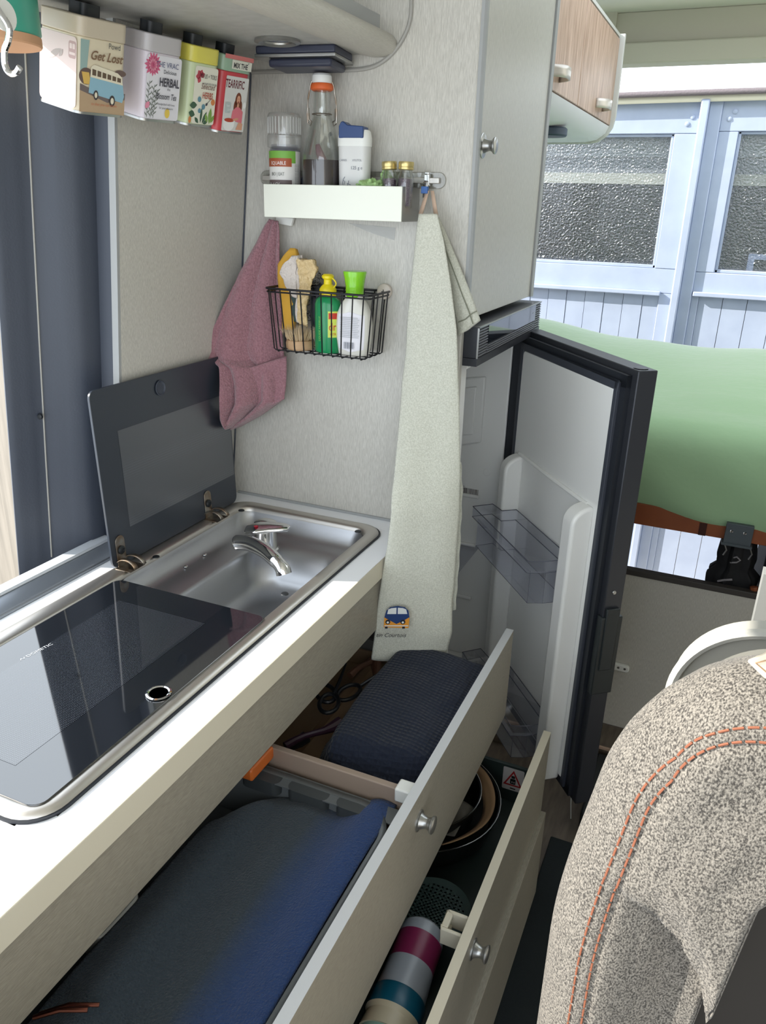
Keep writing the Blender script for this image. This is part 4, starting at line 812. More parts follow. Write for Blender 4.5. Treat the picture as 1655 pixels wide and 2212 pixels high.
wraptext('dr', Mw,0.0266,vm+0.20,0.043,0.021,flat('letter_red',(200,48,30)),wl1,0.85); wraptext('CITR', Mw,0.0266,vm+0.25,0.034,0.0065,MATS['letter_red'],wl1,0.9)
wraptext('LIQUIDE VAISSELLE', Mw,0.0263,vm-0.75,0.045,0.006,flat('letter_lime',(160,214,110)),wl1,0.9,True)
# white bottle with a lime cap
wb = thing('cream_soap_bottle', 'white flat bottle with a flared lime green cap in the basket', 'bottle', (-0.643,1.335,BZ))
M = Matrix.Translation((-0.6425,1.332,BZ)) @ Matrix.Rotation(0.06,4,'Z')
def se(w_, d_, z): return [M @ Vector((w_/2*math.copysign(abs(math.cos(t_))**0.8, math.cos(t_)), d_/2*math.copysign(abs(math.sin(t_))**0.8, math.sin(t_)), z)) for t_ in [2*PI*i/32 for i in range(32)]]
b = MB(); ringmesh(b, [se(0.052,0.030,0.0), se(0.060,0.036,0.003), se(0.068,0.040,0.030), se(0.070,0.040,0.055), se(0.067,0.038,0.075), se(0.052,0.034,0.092), se(0.036,0.030,0.102), se(0.032,0.029,0.110)]); b.f += [list(range(32))[::-1], [7*32+i for i in range(32)]]
b.build('bottle_body', mat('cream_plastic', (226,224,214), 0.3, coat=0.3), wb, ang=70)
MB().lathe([(0.0155,0.104),(0.0165,0.106),(0.017,0.125),(0.0195,0.140),(0.0215,0.149),(0.021,0.151),(0.019,0.1515),(0,0.152)], M, 32).build('flared_cap', mat('lime_plastic', (132,206,36), 0.25, coat=0.4), wb)
b = MB()
def wlab(u, v):
    a = -0.78+1.56*u; z = 0.008+0.072*v; wv = interp(z, [(0,0.060,0.036),(0.03,0.068,0.040),(0.055,0.070,0.040),(0.075,0.067,0.038),(0.09,0.055,0.034)])
    x_ = wv[0]/2*0.78*(2*u-1)*min(1, (1-(2*v-1)**6)**0.25+0.15); k = x_/(wv[0]/2); y_ = -wv[1]/2*(max(0,1-abs(k)**2.5))**0.4-0.0006
    return M @ Vector((x_, y_, z))
b.grid(wlab, 16, 16); b.build('label', flat('label_paper2',(232,230,236)), wb, smooth=True)
F = Face(M @ Vector((-0.024,-0.0212,0.0)), M.to_3x3() @ Vector((1,0,0)), (0,0,1), wb, 0.0012)
F.polys([[(0.004,0.070-0.0032*k),(0.040+0.004*((k*5)%3)/3,0.070-0.0032*k),(0.040+0.004*((k*5)%3)/3,0.0709-0.0032*k),(0.004,0.0709-0.0032*k)] for k in range(12)], MATS['print_pale'], 'small_print', kind='stuff')
F.polys([[(0.012+0.0016*k,0.014),(0.012+0.0016*k+0.0005+0.0003*((k*7)%3),0.014),(0.012+0.0016*k+0.0005+0.0003*((k*7)%3),0.026),(0.012+0.0016*k,0.026)] for k in range(13)], MATS['print_grey'], 'barcode', kind='stuff')
# yellow cloth, standing folded
b = MB()
def ycl(u, v):
    T = [(0.0,-0.799,-0.776),(0.35,-0.806,-0.772),(0.62,-0.811,-0.768),(0.80,-0.812,-0.768),(0.92,-0.800,-0.772),(1.0,-0.788,-0.778)]
    l_, r_ = interp(v, T); z = 1.285+0.150*v
    return Vector((l_+(r_-l_)*u, 1.338+0.016*v+0.003*math.sin(7*v), z))
b.grid(ycl, 8, 20); tag(b.build('sponge_cloth', mat('mustard_sponge_cloth', (214,164,62), 0.9, bump=0.3, scale=300), solid=0.011), 'mustard yellow sponge cloth standing at the left end of the basket', 'cloth')
# white and green rag
def rag(name, T, y0, m, label, cat, th, seed, zb, zt):
    b = MB()
    def f(u, v):
        l_, r_ = interp(v, T); p = Vector((l_+(r_-l_)*u, y0, zb+(zt-zb)*v)); q = p*55+Vector((seed,)*3)
        return p + Vector((0.0035*noise.noise(q), 0.009*noise.noise(q*0.7+Vector((5,0,0))), 0.004*noise.noise(q+Vector((0,9,0)))))
    b.grid(f, 18, 26); return tag(b.build(name, m, solid=th), label, cat)
rag('dark_rag', [(0,-0.775,-0.750),(0.5,-0.778,-0.748),(1,-0.772,-0.752)], 1.342, mat('bottle_green_rag', (62,78,76), 0.95, bump=0.8, scale=260), 'dark green rag stuffed beside the loofah in the basket', 'rag', 0.010, 4, 1.300, 1.398)
rag('white_rag', [(0,-0.770,-0.762),(0.35,-0.788,-0.760),(0.6,-0.795,-0.764),(0.85,-0.782,-0.757),(1,-0.772,-0.756)], 1.326, mat('white_fluffy_rag', (214,204,196), 1.0, bump=1.0, scale=200, dist=0.004), 'fluffy off-white rag hanging over the basket rim', 'rag', 0.008, 7, 1.352, 1.424)
rag('white_rag_fold', [(0,-0.764,-0.756),(0.6,-0.762,-0.753),(1,-0.762,-0.754)], 1.330, MATS['white_fluffy_rag'], 'narrow white fluffy rag strip next to the loofah', 'rag', 0.006, 12, 1.300, 1.424)
# loofah pad
lf = mat('loofah', (206,178,130), 0.95, c2=(226,202,156), mixs=160, bump=1.0, scale=230, dist=0.004)
b = MB()
def lof(u, v):
    l_, r_ = interp(v, [(0,-0.758,-0.740),(0.3,-0.758,-0.742),(0.7,-0.753,-0.728),(0.88,-0.756,-0.716),(1.0,-0.758,-0.726)]); p = Vector((l_+(r_-l_)*u, 1.325+0.004*u, 1.300+0.119*v))
    return p + Vector((0.002*noise.noise(p*160), 0.004*noise.noise(p*120), 0.002*noise.noise(p*140)))
b.grid(lof, 12, 40); tag(b.build('loofah_pad', lf, solid=0.010), 'rough straw-coloured loofah pad standing in the basket', 'sponge')
# steel wool
b = MB(); random.seed(11)
c0 = Vector((-0.727,1.354,1.337))
for i in range(150):
    p = c0 + Vector((random.gauss(0,0.010), random.gauss(0,0.008), random.gauss(0,0.023))); r = 0.003+0.003*random.random(); ax = Vector((random.gauss(0,1),random.gauss(0,1),random.gauss(0,1))).normalized(); q = ax.orthogonal().normalized(); s_ = ax.cross(q)
    b.tube([p + q*r*math.cos(k*PI/4)+s_*r*math.sin(k*PI/4)+ax*0.0005*k for k in range(9)], 0.0006, 4, caps=False)
tag(b.build('steel_wool', mat('dark_steel_wool', (86,88,100), 0.25, 0.9)), 'dark curly steel wool scourer between loofah and green bottle', 'scourer')
b_ = MB().lathe([(0,0),(0.015,0.0),(0.019,0.02),(0.017,0.05),(0.010,0.075),(0,0.08)], Matrix.Translation((-0.727,1.354,1.295)), 16).build('wool_core', mat('wool_core_dark', (36,38,44), 0.7), bpy.data.objects['steel_wool'])
# dish brush
br = thing('dish_brush_head', 'round wooden dish brush head with pale bristles lying in the basket', 'brush', (-0.755,1.325,BZ))
M = Matrix.Translation((-0.755,1.326,BZ+0.001))
MB().lathe([(0,0),(0.024,0.0),(0.027,0.003),(0.028,0.012),(0.026,0.018),(0,0.019)], M, 32).build('wooden_head', mat('beech_wood', (176,140,104), 0.7, c2=(190,156,120), scale=60), br)
b = MB(); random.seed(4)
for i in range(420):
    a = 2*PI*random.random(); r = 0.023*math.sqrt(random.random()); d = Vector((math.cos(a),math.sin(a),0)); p = M @ (d*r + Vector((0,0,0.017))); l_ = 0.030+0.008*random.random()
    q = p + d*(r*0.75+0.002) + Vector((random.gauss(0,0.0015),random.gauss(0,0.0015),l_*(1-0.25*(r/0.023)))); s_ = d.orthogonal().normalized()*0.0006; t_ = d.cross(s_).normalized()*0.0006
    b.add([p+s_,p+t_,p-s_,q], [(0,1,3),(1,2,3),(2,0,3)])
b.build('bristles', mat('straw_bristle', (222,198,160), 0.8), br, kind='stuff')

# ================================================================ TOWELS
def sheet(name, rows, yfn, m, nu=40, nv=70, fold=0.006, seed=1.0, parent=None, solid=0.003, fr=9):
    # rows: (v 0..1 from top, z_left, x_left, z_right, x_right)
    b = MB()
    def f(u, v):
        zl, xl, zr, xr = interp(v, rows); x = xl+(xr-xl)*u; z = zl+(zr-zl)*u
        return Vector((x, yfn(u, v, x, z), z))
    b.grid(f, nu, nv); return b.build(name, m, parent, solid=solid)
# long sage towel on the hook
def rowsat2(R_, yl, yr):                        # same with a depth for each side and row
    out = []; n = len(R_)-1
    for i, (l, r) in enumerate(R_):
        A_ = at(l, 1, yl(i/n)); B_ = at(r, 1, yr(i/n)); out.append((i/n, A_.z, A_.x, B_.z, B_.x, A_.y, B_.y))
    return out
def rowsat(R_, y):                              # rows of measured left / right outline pixels
    out = []; n = len(R_)-1
    for i, (l, r) in enumerate(R_):
        A_ = at(l, 1, y); B_ = at(r, 1, y); out.append((i/n, A_.z, A_.x, B_.z, B_.x))
    return out
TW = [((905,462),(944,462)),((898,520),(958,520)),((888,620),(972,610)),((879,720),(986,712)),((870,820),(990,812)),((861,930),(993,922)),((853,1030),(996,1022)),((847,1110),(993,1100)),((838,1180),(988,1170)),((826,1250),(983,1240)),((817,1310),(977,1300)),((811,1370),(977,1364)),((805,1421),(960,1427))]
TYL = lambda v: 1.345-0.130*sm(0.25,0.60,v)
TYR = lambda v: 1.345-0.060*sm(0.25,0.60,v)
def ytow(u, v, x, z):
    fo = 0.5+0.5*math.sin(u*7.0+1.2*v+0.5) 
    return TYL(v)+(TYR(v)-TYL(v))*u + 0.004 - 0.014*math.sin(PI*min(1,max(0,u)))**0.7*min(1,0.25+v) - 0.007*fo*min(1,0.2+v*1.2) - 0.004*noise.noise(Vector((x*14,z*9,0)))
twl = tag(sheet('tea_towel', [r_[:5] for r_ in rowsat2(TW, TYL, TYR)], ytow, linen, 44, 110), 'long sage linen towel hanging from the blue clip with an embroidered camper van', 'towel')
fl = [((946,470),(947,472)),((958,520),(966,515)),((966,580),(992,575)),((976,650),(1018,640)),((984,690),(1037,692)),((990,726),(1010,712))]
b = sheet('rear_fold', rowsat(fl, YP-0.014), lambda u,v,x,z: YP-0.010-0.006*math.sin(PI*u), linen, 10, 30, parent=twl, solid=0.003)
hm = MB().tube([at(p,1,YP-0.0185) for p in ((955,520),(980,585),(1000,640),(1012,670),(1022,700))], 0.0011, 6).tube([at(p,1,YP-0.0185) for p in ((990,696),(1005,690),(1020,677),(1030,672))], 0.0011, 6); hm.build('hem_seam', mat('seam_grey', (130,132,116), 0.9), twl)
h2 = [((965,980),(996,1000)),((960,1060),(999,1060)),((955,1130),(996,1130)),((950,1200),(993,1200)),((945,1270),(988,1265)),((940,1330),(984,1318))]
sheet('back_layer', rowsat(h2, 1.305), lambda u,v,x,z: 1.305+0.003*math.sin(40*v)*u, linen, 8, 40, parent=twl, solid=0.003)
loopm = mat('loop_tape', (206,178,156), 0.9)
lp1 = MB()
for (a_, c_) in (((924,412),(909,462)), ((934,412),(942,464))):
    A_ = at(a_,1,YP-0.022); B_ = at(c_,1,YP-0.024); lp1.add([A_+Vector((-0.003,0,0)),A_+Vector((0.003,0,0)),B_+Vector((0.004,0,0)),B_+Vector((-0.004,0,0))],[(0,1,2,3)])
lp1.build('hanging_loop', loopm, twl, solid=0.0012)
# embroidery
def E(px, py): 
    return at((px,py),1,YP-0.045)
eu = (E(884,1330)-E(830,1330)).normalized(); ew = (E(884,1330)-E(830,1330)).length/54
O_ = at((828,1358),1,1.2085); _b = at((884,1358),1,1.220)
FE = Face(O_, _b-O_, Vector((0,0,1)), twl, 0.001)
sc_ = (_b-O_).length/56
def pxp(P_): return [((x-828)*sc_*0.98, (1358-y)*sc_) for x, y in P_]
nb = flat('thread_navy',(36,62,112),0.9); orr = flat('thread_orange',(226,152,50),0.9); wh = flat('thread_white',(226,228,226),0.9); dkk = flat('thread_dark',(34,34,44),0.9)
FE.polys([pxp([(829,1354),(830,1330),(833,1326),(882,1326),(885,1330),(884,1356)])], orr, 'embroidered_van')
FE.polys([pxp([(830,1330),(834,1314),(842,1306),(858,1303),(874,1306),(882,1314),(885,1330),(872,1338),(857,1346),(843,1338)])], nb, 'embroidered_van')
FE.polys([pxp([(836,1322),(838,1311),(845,1308),(856,1307),(856,1322)]), pxp([(859,1322),(859,1307),(870,1308),(877,1311),(880,1322)])], wh, 'embroidered_windows')
FE.polys([pxp(disc(838,1341,5.5)), pxp(disc(871,1341,5.5)), pxp([(832,1352),(838,1352),(838,1357),(832,1357)]), pxp([(870,1352),(876,1352),(876,1357),(870,1357)])], dkk, 'embroidered_lamps')
FE.polys([pxp(disc(838,1342,2.5)), pxp(disc(871,1342,2.5)), pxp([(831,1349),(883,1349),(883,1351.5),(831,1351.5)])], wh, 'embroidered_lamps')
FE.text('tin Courtois', -0.014, -0.0175, 0.0125, dkk, shear=0.35, sx=0.95)

# mauve cloth at the left end of the shelf
PKR = [((588,474),(606,478)),((576,490),(610,500)),((560,520),(611,530)),((543,550),(612,560)),((520,590),(613,600)),((500,630),(614,640)),((483,668),(616,680)),((466,710),(617,720)),((452,757),(618,760)),((452,770),(618,785)),((480,790),(617,800)),((487,830),(617,825)),((490,870),(616,861)),((492,900),(570,893)),((500,917),(522,919))]
rows = []
nR = len(PKR)-1
for i, (l, r) in enumerate(PKR):
    v = i/nR; yl = 1.372 - 0.075*min(1, v/0.6) - 0.0*v; A_ = at(l, 1, yl); B_ = at(r, 1, 1.375-0.010*v); rows.append((v, A_.z, A_.x, A_.y, B_.z, B_.x, B_.y))
b = MB()
def pk_(u, v):
    zl,xl,yl,zr,xr,yr = interp(v, rows); base = Vector((xl+(xr-xl)*u, yl+(yr-yl)*u, zl+(zr-zl)*u))
    fo = 0.018*math.sin(u*7.5+0.6-2.2*v)*min(1,0.3+v) + 0.020*sm(0.55,0.9,v)*math.sin(u*8+5*v) + 0.010*sm(0.62,0.70,v)*(1-sm(0.25,0.45,u)) 
    return base + Vector((0, -abs(fo)*0.9-0.006*(0.5+noise.noise(base*18)), 0))
b.grid(pk_, 44, 90); pkc = tag(b.build('terry_cloth', pinkc, solid=0.004), 'mauve terry cloth hanging by a corner below the left end of the wall shelf', 'cloth')
# a loose lower fold in front of the cloth
FR = [((520,800),(617,770)),((519,840),(618,810)),((530,868),(618,835)),((560,885),(617,852)),((600,868),(616,861))]
rw = [(i/4,)+tuple(at(l,1,1.325+0.012*(i/4)))+tuple(at(r,1,1.345)) for i,(l,r) in enumerate(FR)]
b = MB(); b.grid(lambda u,v: (lambda q: Vector((q[0]+(q[3]-q[0])*u, q[1]+(q[4]-q[1])*u-0.010*math.sin(PI*u)-0.004*math.sin(5*u+3*v), q[2]+(q[5]-q[2])*u)))(interp(v, rw)), 24, 20); b.build('loose_fold', pinkc, pkc, solid=0.004)
MB().prism([(-0.838,1.478),(-0.803,1.474),(-0.798,1.489),(-0.836,1.492)], 1.380, 1.389, XZ).build('adhesive_pad', whitep, pkc, bevel=0.002)

# ================================================================ DRAWER CONTENTS
tray = thing('cutlery_tray', 'grey plastic tray filling the front of the top drawer under a blue-grey towel', 'tray', (-0.6,0.5,0.557))
tg = mat('grey_tray_plastic', (98,102,104), 0.35)
b = MB(); z0_ = 0.662
ringmesh(b, [loop(-0.885,0.14,-0.334,0.868,0.06,z0_), loop(-0.875,0.15,-0.342,0.858,0.055,z0_), loop(-0.868,0.158,-0.350,0.850,0.05,z0_-0.03), loop(-0.86,0.168,-0.36,0.84,0.045,0.575)]); n_=len(loop(0,0,1,1,.1,0)); b.f.append([3*n_+i for i in range(n_)])
b.build('tray_body', tg, tray, solid=0.002, ang=50)
box((-0.885,0.84,z0_-0.002),(-0.334,0.872,z0_)).build('tray_rim', tg, tray)
for k in range(3):
    xa = -0.60+0.085*k; b = MB().prism(rrect(xa,0.838,xa+0.070,0.864,0.012,4), z0_-0.024, z0_+0.0005, XY); b.build('rim_recess', mat('recess%d'%k, (62,66,68), 0.5), tray)
b = MB()
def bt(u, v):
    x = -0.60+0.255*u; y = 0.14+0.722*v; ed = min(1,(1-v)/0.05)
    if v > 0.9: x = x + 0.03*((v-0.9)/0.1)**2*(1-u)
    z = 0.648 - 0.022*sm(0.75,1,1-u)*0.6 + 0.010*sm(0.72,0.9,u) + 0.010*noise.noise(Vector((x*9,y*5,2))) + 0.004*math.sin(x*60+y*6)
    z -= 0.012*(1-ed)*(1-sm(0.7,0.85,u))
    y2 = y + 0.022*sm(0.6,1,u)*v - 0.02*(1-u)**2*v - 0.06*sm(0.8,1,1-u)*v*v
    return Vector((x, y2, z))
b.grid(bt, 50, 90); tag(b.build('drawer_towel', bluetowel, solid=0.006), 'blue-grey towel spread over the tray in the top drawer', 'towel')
tag(MB().prism([(0.885,0.55),(0.897,0.55),(0.897,0.688),(0.885,0.688)], -0.89, -0.335, lambda a,b_,h: Vector((h,a,b_))).build('drawer_divider', mat('beige_divider', (158,140,126), 0.5), bevel=0.002), 'beige divider board standing across the top drawer', 'divider')
tag(MB().prism(rrect(0.82,0.668,0.888,0.692,0.006,3), -0.585, -0.565, lambda a,b_,h: Vector((h,a,b_))).build('orange_spatula', flat('orange_plastic',(216,112,48),0.4), bevel=0.003), 'orange plastic handle poking over the divider at the left of the top drawer', 'handle')
org = thing('drawer_organizer', 'wooden-bottomed compartment box at the far end of the top drawer', 'box', (-0.6,1.13,0.557))
ob = MB(); ob.box((-0.78,0.90,0.5575),(-0.335,1.355,0.562)); ob.build('floor_board', mat('plywood', (142,118,92), 0.7), org)
for a_,c_ in (((-0.785,0.90,0.5575),(-0.78,1.355,0.60)),((-0.78,1.350,0.562),(-0.335,1.355,0.60)),((-0.60,0.90,0.562),(-0.597,1.35,0.585))): box(a_,c_).build('partition_strip', MATS['plywood'], org)
# utensils, each one
ub = mat('black_nylon', (30,32,36), 0.35); uw = mat('brown_wood_utensil', (96,64,46), 0.6); up = mat('plum_plastic', (62,38,54), 0.4)
def ring_utensil(name, lab, cx, cy, z, a, m):
    t = thing(name, lab, 'utensil', (cx,cy,z), 'kitchen tools at the far end of the top drawer'); ca, sa = math.cos(a), math.sin(a)
    f = lambda p,q,h=0: Vector((cx+p*ca-q*sa, cy+p*sa+q*ca, z+h))
    MB().tube([f(0.018*math.cos(2*PI*k/20), 0.030*math.sin(2*PI*k/20)) for k in range(20)], 0.0042, 8, closed=True).build('finger_loop', m, t)
    MB().tube([f(0.005,0.030),f(0.012,0.07,0.004),f(0.018,0.13,0.006)], [0.004,0.0035,0.002], 8).build('arm', m, t)
ring_utensil('kitchen_scissors','black looped tool handle nearest the waffle cloth in the top drawer',-0.575,1.10,0.635,0.35,ub)
ring_utensil('kitchen_tongs','black looped tool handle behind the first, under the unit front',-0.600,1.135,0.628,0.7,ub)
ring_utensil('can_opener','black looped tool handle farthest from the divider',-0.565,1.165,0.622,-0.2,ub)
for i,(cx,cy,z,a,l,m,lab) in enumerate(((-0.57,1.03,0.615,0.5,0.12,up,'dark plum spatula handle beside the waffle cloth'),(-0.60,0.98,0.605,0.3,0.10,ub,'short black handle near the divider corner'),(-0.54,1.24,0.615,-0.4,0.13,uw,'brown wooden spoon handle at the far end of the top drawer'),(-0.58,1.27,0.620,0.2,0.10,uw,'second brown wooden handle beyond the black loops'))):
    t = thing('spoon', lab, 'utensil', (cx,cy,z), 'kitchen tools at the far end of the top drawer'); ca,sa = math.sin(a), math.cos(a); d = Vector((ca,sa,0))
    MB().tube([Vector((cx,cy,z))+d*(k*l/6-l/2)+Vector((0,0,0.004*math.sin(k))) for k in range(7)], [0.008,0.007,0.006,0.006,0.007,0.010,0.012], 10).build('spoon_handle', m, t)
tag(MB().lathe([(0,0),(0.008,0.0),(0.009,0.03),(0.0075,0.03),(0.007,0.002),(0,0.002)], Matrix.Translation((-0.560,0.925,0.61)) @ Matrix.Rotation(0.3,4,'Y'), 20).build('clear_cap_tube', binm), 'small clear plastic tube standing just behind the divider', 'tube')
# navy waffle cloth: upper layer and the folded layers below
def ncl(u, v, dz=0, grow=0.0):
    A_ = [(0,-0.505,0.912,-0.335,0.945),(0.25,-0.520,0.985,-0.326,1.03),(0.6,-0.528,1.11,-0.322,1.15),(1,-0.515,1.235,-0.322,1.285)]
    xl,yl,xr,yr = interp(v, A_); x = xl+(xr-xl)*u; y = yl+(yr-yl)*u-grow
    z = 0.672+dz+0.030*math.sin(PI*min(1,u*0.75+0.2))*(0.6+0.4*v) + 0.007*noise.noise(Vector((x*16,y*12,3)))
    z -= 0.050*(1-sm(0,0.16,u)) + 0.042*(1-sm(0,0.13,v)); return Vector((x,y,z))
nt_ = thing('waffle_cloth', 'folded navy waffle cloth piled at the far end of the top drawer', 'cloth', (-0.42,1.1,0.62))
b = MB(); b.grid(lambda u,v: ncl(u,v), 50, 60); b.build('upper_layer', navy, nt_, solid=0.008)
b = MB(); b.grid(lambda u,v: ncl(u,v,-0.018,0.012), 40, 40); b.build('lower_layer', navy, nt_, solid=0.008)
b = MB(); b.grid(lambda u,v: ncl(u,v,-0.034,0.006), 40, 40); b.build('lower_layer', navy, nt_, solid=0.008)
tag(MB().lathe([(0,0.0),(0.035,0.0),(0.046,0.025),(0.048,0.045),(0.046,0.045),(0.040,0.02),(0,0.004)], Matrix.Translation((-0.385,0.955,0.600)) , 36).build('small_bowl', mat('slate_bowl', (62,64,74), 0.35)), 'small slate grey bowl between the divider and the waffle cloth', 'bowl')
tag(MB().tube([Vector((-0.575,0.395,0.672)),Vector((-0.55,0.41,0.680)),Vector((-0.525,0.425,0.676))], 0.0028, 8).tube([Vector((-0.575,0.403,0.668)),Vector((-0.548,0.421,0.676)),Vector((-0.52,0.437,0.672))], 0.0024, 8).build('copper_tongs', mat('copper', (190,120,100), 0.3, 1.0)), 'copper-coloured tong tips at the near end of the blue-grey towel', 'utensil')
tag(MB().prism(rrect(-0.66,0.52,-0.60,0.60,0.012,4), 0.600, 0.640, XY).build('storage_box_lid', mat('smoke_plastic', (150,150,144), 0.3), bevel=0.003), 'pale plastic lid edge under the unit front beside the towel', 'lid')
# pan drawer
steel_rim = mat('bright_rim', (200,200,200), 0.2, 1.0); tefl = mat('pan_black', (18,20,20), 0.35)
def pan(name, lab, cx, cy, r, zt, dep):
    t = thing(name, lab, 'pan', (cx,cy,zt-dep), 'pans stacked in the middle drawer'); M = Matrix.Translation((cx,cy,0))
    MB().lathe([(0,zt-dep),(r*0.82,zt-dep),(r*0.9,zt-dep+0.006),(r,zt-0.001),(r-0.003,zt-0.001),(r*0.87,zt-dep+0.008),(r*0.8,zt-dep+0.003),(0,zt-dep+0.003)], M, 56).build('pan_body', tefl, t)
    MB().tube([Vector((cx+r*math.cos(2*PI*k/56), cy+r*math.sin(2*PI*k/56), zt)) for k in range(56)], 0.0014, 6, closed=True).build('pan_rim', steel_rim, t)
pan('frying_pan', 'wide black frying pan with a bright rim in the middle drawer', -0.410, 1.205, 0.155, 0.400, 0.060)
pan('saucepan', 'smaller black pan with a bright rim nested in the wide one', -0.412, 1.20, 0.118, 0.425, 0.060)
pan('lid_pan', 'pan with a pale rim mostly hidden behind the top drawer front', -0.440, 0.93, 0.105, 0.412, 0.055)
kraft = mat('kraft_card', (150,118,86), 0.8)
cb = MB(); cb.grid(lambda u, v: Vector((-0.412+(0.124+0.022*v)*math.cos(-0.95+2.0*u), 1.203+(0.124+0.022*v)*math.sin(-0.95+2.0*u), 0.385+0.022*v+0.003*math.sin(9*u))), 22, 3)
tag(cb.build('cardboard_ring', kraft, solid=0.002), 'folded brown cardboard between the two nested pans', 'cardboard')
tag(MB().grid(lambda u,v: Vector((-0.40+0.085*u+0.01*v, 1.12+0.09*v, 0.402+0.006*math.sin(6*u+4*v))), 10, 10).build('paper_scrap', mat('grey_paper', (92,88,80), 0.8), solid=0.001), 'crumpled grey paper lying inside the smaller pan', 'paper')
tv = thing('trivet', 'round dark green trivet with a lattice pattern beside the drawer latch', 'trivet', (-0.298,0.955,0.385))
tm_ = mat('dark_green_silicone', (26,48,44), 0.6)
MB().lathe([(0,0.384),(0.066,0.384),(0.068,0.387),(0.066,0.392),(0.061,0.391),(0,0.387)], Matrix.Translation((-0.298,0.957,0)), 48).build('disc', tm_, tv)
for k in range(-7,8):
    h_ = math.sqrt(max(0,0.060**2-(k*0.0082)**2))
    for vert in (0,1):
        (box((-0.298+k*0.0082-0.0018,0.957-h_,0.387),(-0.298+k*0.0082+0.0018,0.957+h_,0.3905)) if vert else box((-0.298-h_,0.957+k*0.0082-0.0018,0.387),(-0.298+h_,0.957+k*0.0082+0.0018,0.3905))).build('lattice_bar', tm_, tv)
bt_ = thing('shaker_jar', 'translucent plastic bottle with a magenta and teal print lying in the middle drawer', 'bottle', (-0.29,0.80,0.36))
axis = Vector((0.05,-1,-0.10)).normalized()
Mb = Matrix.Translation((-0.298,0.918,0.386)) @ axis.to_track_quat('Z','Y').to_matrix().to_4x4()
MB().lathe([(0,0),(0.030,0.002),(0.036,0.008),(0.038,0.02),(0.038,0.028)], Mb, 40).build('clear_end', mat('frosted_plastic', (150,156,164), 0.3), bt_)
MB().lathe([(0.0382,0.028),(0.0382,0.075)], Mb, 40).build('magenta_band', mat('magenta_print', (122,36,74), 0.35), bt_)
MB().lathe([(0.0382,0.075),(0.040,0.115),(0.041,0.125)], Mb, 40).build('frosted_band', MATS['frosted_plastic'], bt_)
MB().lathe([(0.0415,0.125),(0.0435,0.128),(0.044,0.158)], Mb, 40).build('teal_band', mat('teal_print', (14,84,108), 0.35), bt_)
MB().lathe([(0.044,0.158),(0.040,0.165),(0.042,0.180),(0.043,0.19)], Mb, 40).build('cream_band', mat('cream_lid', (196,186,160), 0.4), bt_)
MB().lathe([(0.040,0.188),(0.041,0.20),(0.036,0.23),(0,0.235)], Mb, 40).build('mint_end', mat('mint_plastic', (150,186,176), 0.35), bt_)
tag(MB().tube(cr([Vector((-0.342,0.80,0.40)),Vector((-0.338,0.765,0.412)),Vector((-0.336,0.72,0.412)),Vector((-0.345,0.68,0.40))],4), 0.007, 10).build('orange_strap', flat('orange_strap',(222,134,44),0.5)), 'orange strap end beside the lying bottle in the middle drawer', 'strap')

# ================================================================ REAR: CUPBOARDS, BED, GARAGE PANEL
wc = thing('wooden_wall_cupboard', 'oak-fronted overhead cupboards with curved white handles above the bed', 'cupboard', (-0.75,2.5,1.74))
greyp = mat('pale_grey_panel', (196,196,190), 0.45)
box((-0.99,1.96,1.80),(-0.517,3.04,2.052)).build('body', mat('dark_gap_body',(96,80,70),0.6), wc)  # dark body colour stands in for shade in the gap between doors
box((-0.99,1.94,2.0525),(-0.502,3.062,2.062)).build('top_panel', greyp, wc)
for (ya,yb_) in ((1.94,2.458),(2.464,3.045)):
    dd = box((-0.516,ya,1.788),(-0.500,yb_,2.046)).build('door', oak, wc, bevel=0.002)
    yc = 2.15 if ya < 2.2 else 2.80
    hd = MB(); hw = 0.055 if ya < 2.2 else 0.060
    def hgrid(u, v, yc=yc, hw=hw): 
        t_ = 2*u-1; out = 0.034*(1-abs(t_)**3.2); return Vector((-0.500+out, yc+hw*t_, 1.812+0.026*v+0.004*math.sin(PI*v)*0))
    hd.grid(hgrid, 20, 3); hd.build('handle', mat('pearl_handle', (205,198,188), 0.3, 0.3) if 'pearl_handle' not in MATS else MATS['pearl_handle'], dd, solid=0.005)
us = MB().prism([(-0.502,1.785),(-0.512,1.762),(-0.540,1.742),(-0.580,1.735),(-0.99,1.733),(-0.99,1.785)], 1.96, 3.045, XZ).build('underside_shell', mat('shell_pale_grey', (222,220,224), 0.5), wc, ang=60)
MB().prism([(-0.484,2.062),(-0.484,1.815),(-0.490,1.782),(-0.505,1.757),(-0.535,1.736),(-0.565,1.731),(-0.99,1.731),(-0.99,2.062)], 3.046, 3.062, XZ).build('end_panel', greyp, wc, ang=60, bevel=0.002)
MB().lathe([(0,0),(0.052,0),(0.055,0.004),(0.055,0.020),(0.05,0.024),(0,0.024)], Matrix.Translation((-0.585,2.50,1.712)), 36).build('speaker', flat('speaker_blue_grey',(52,66,82),0.5), wc)
MB().lathe([(0.030,-0.001),(0.040,0.0),(0.030,0.001)], Matrix.Translation((-0.585,2.50,1.712)), 30).build('speaker_grille', black, wc)

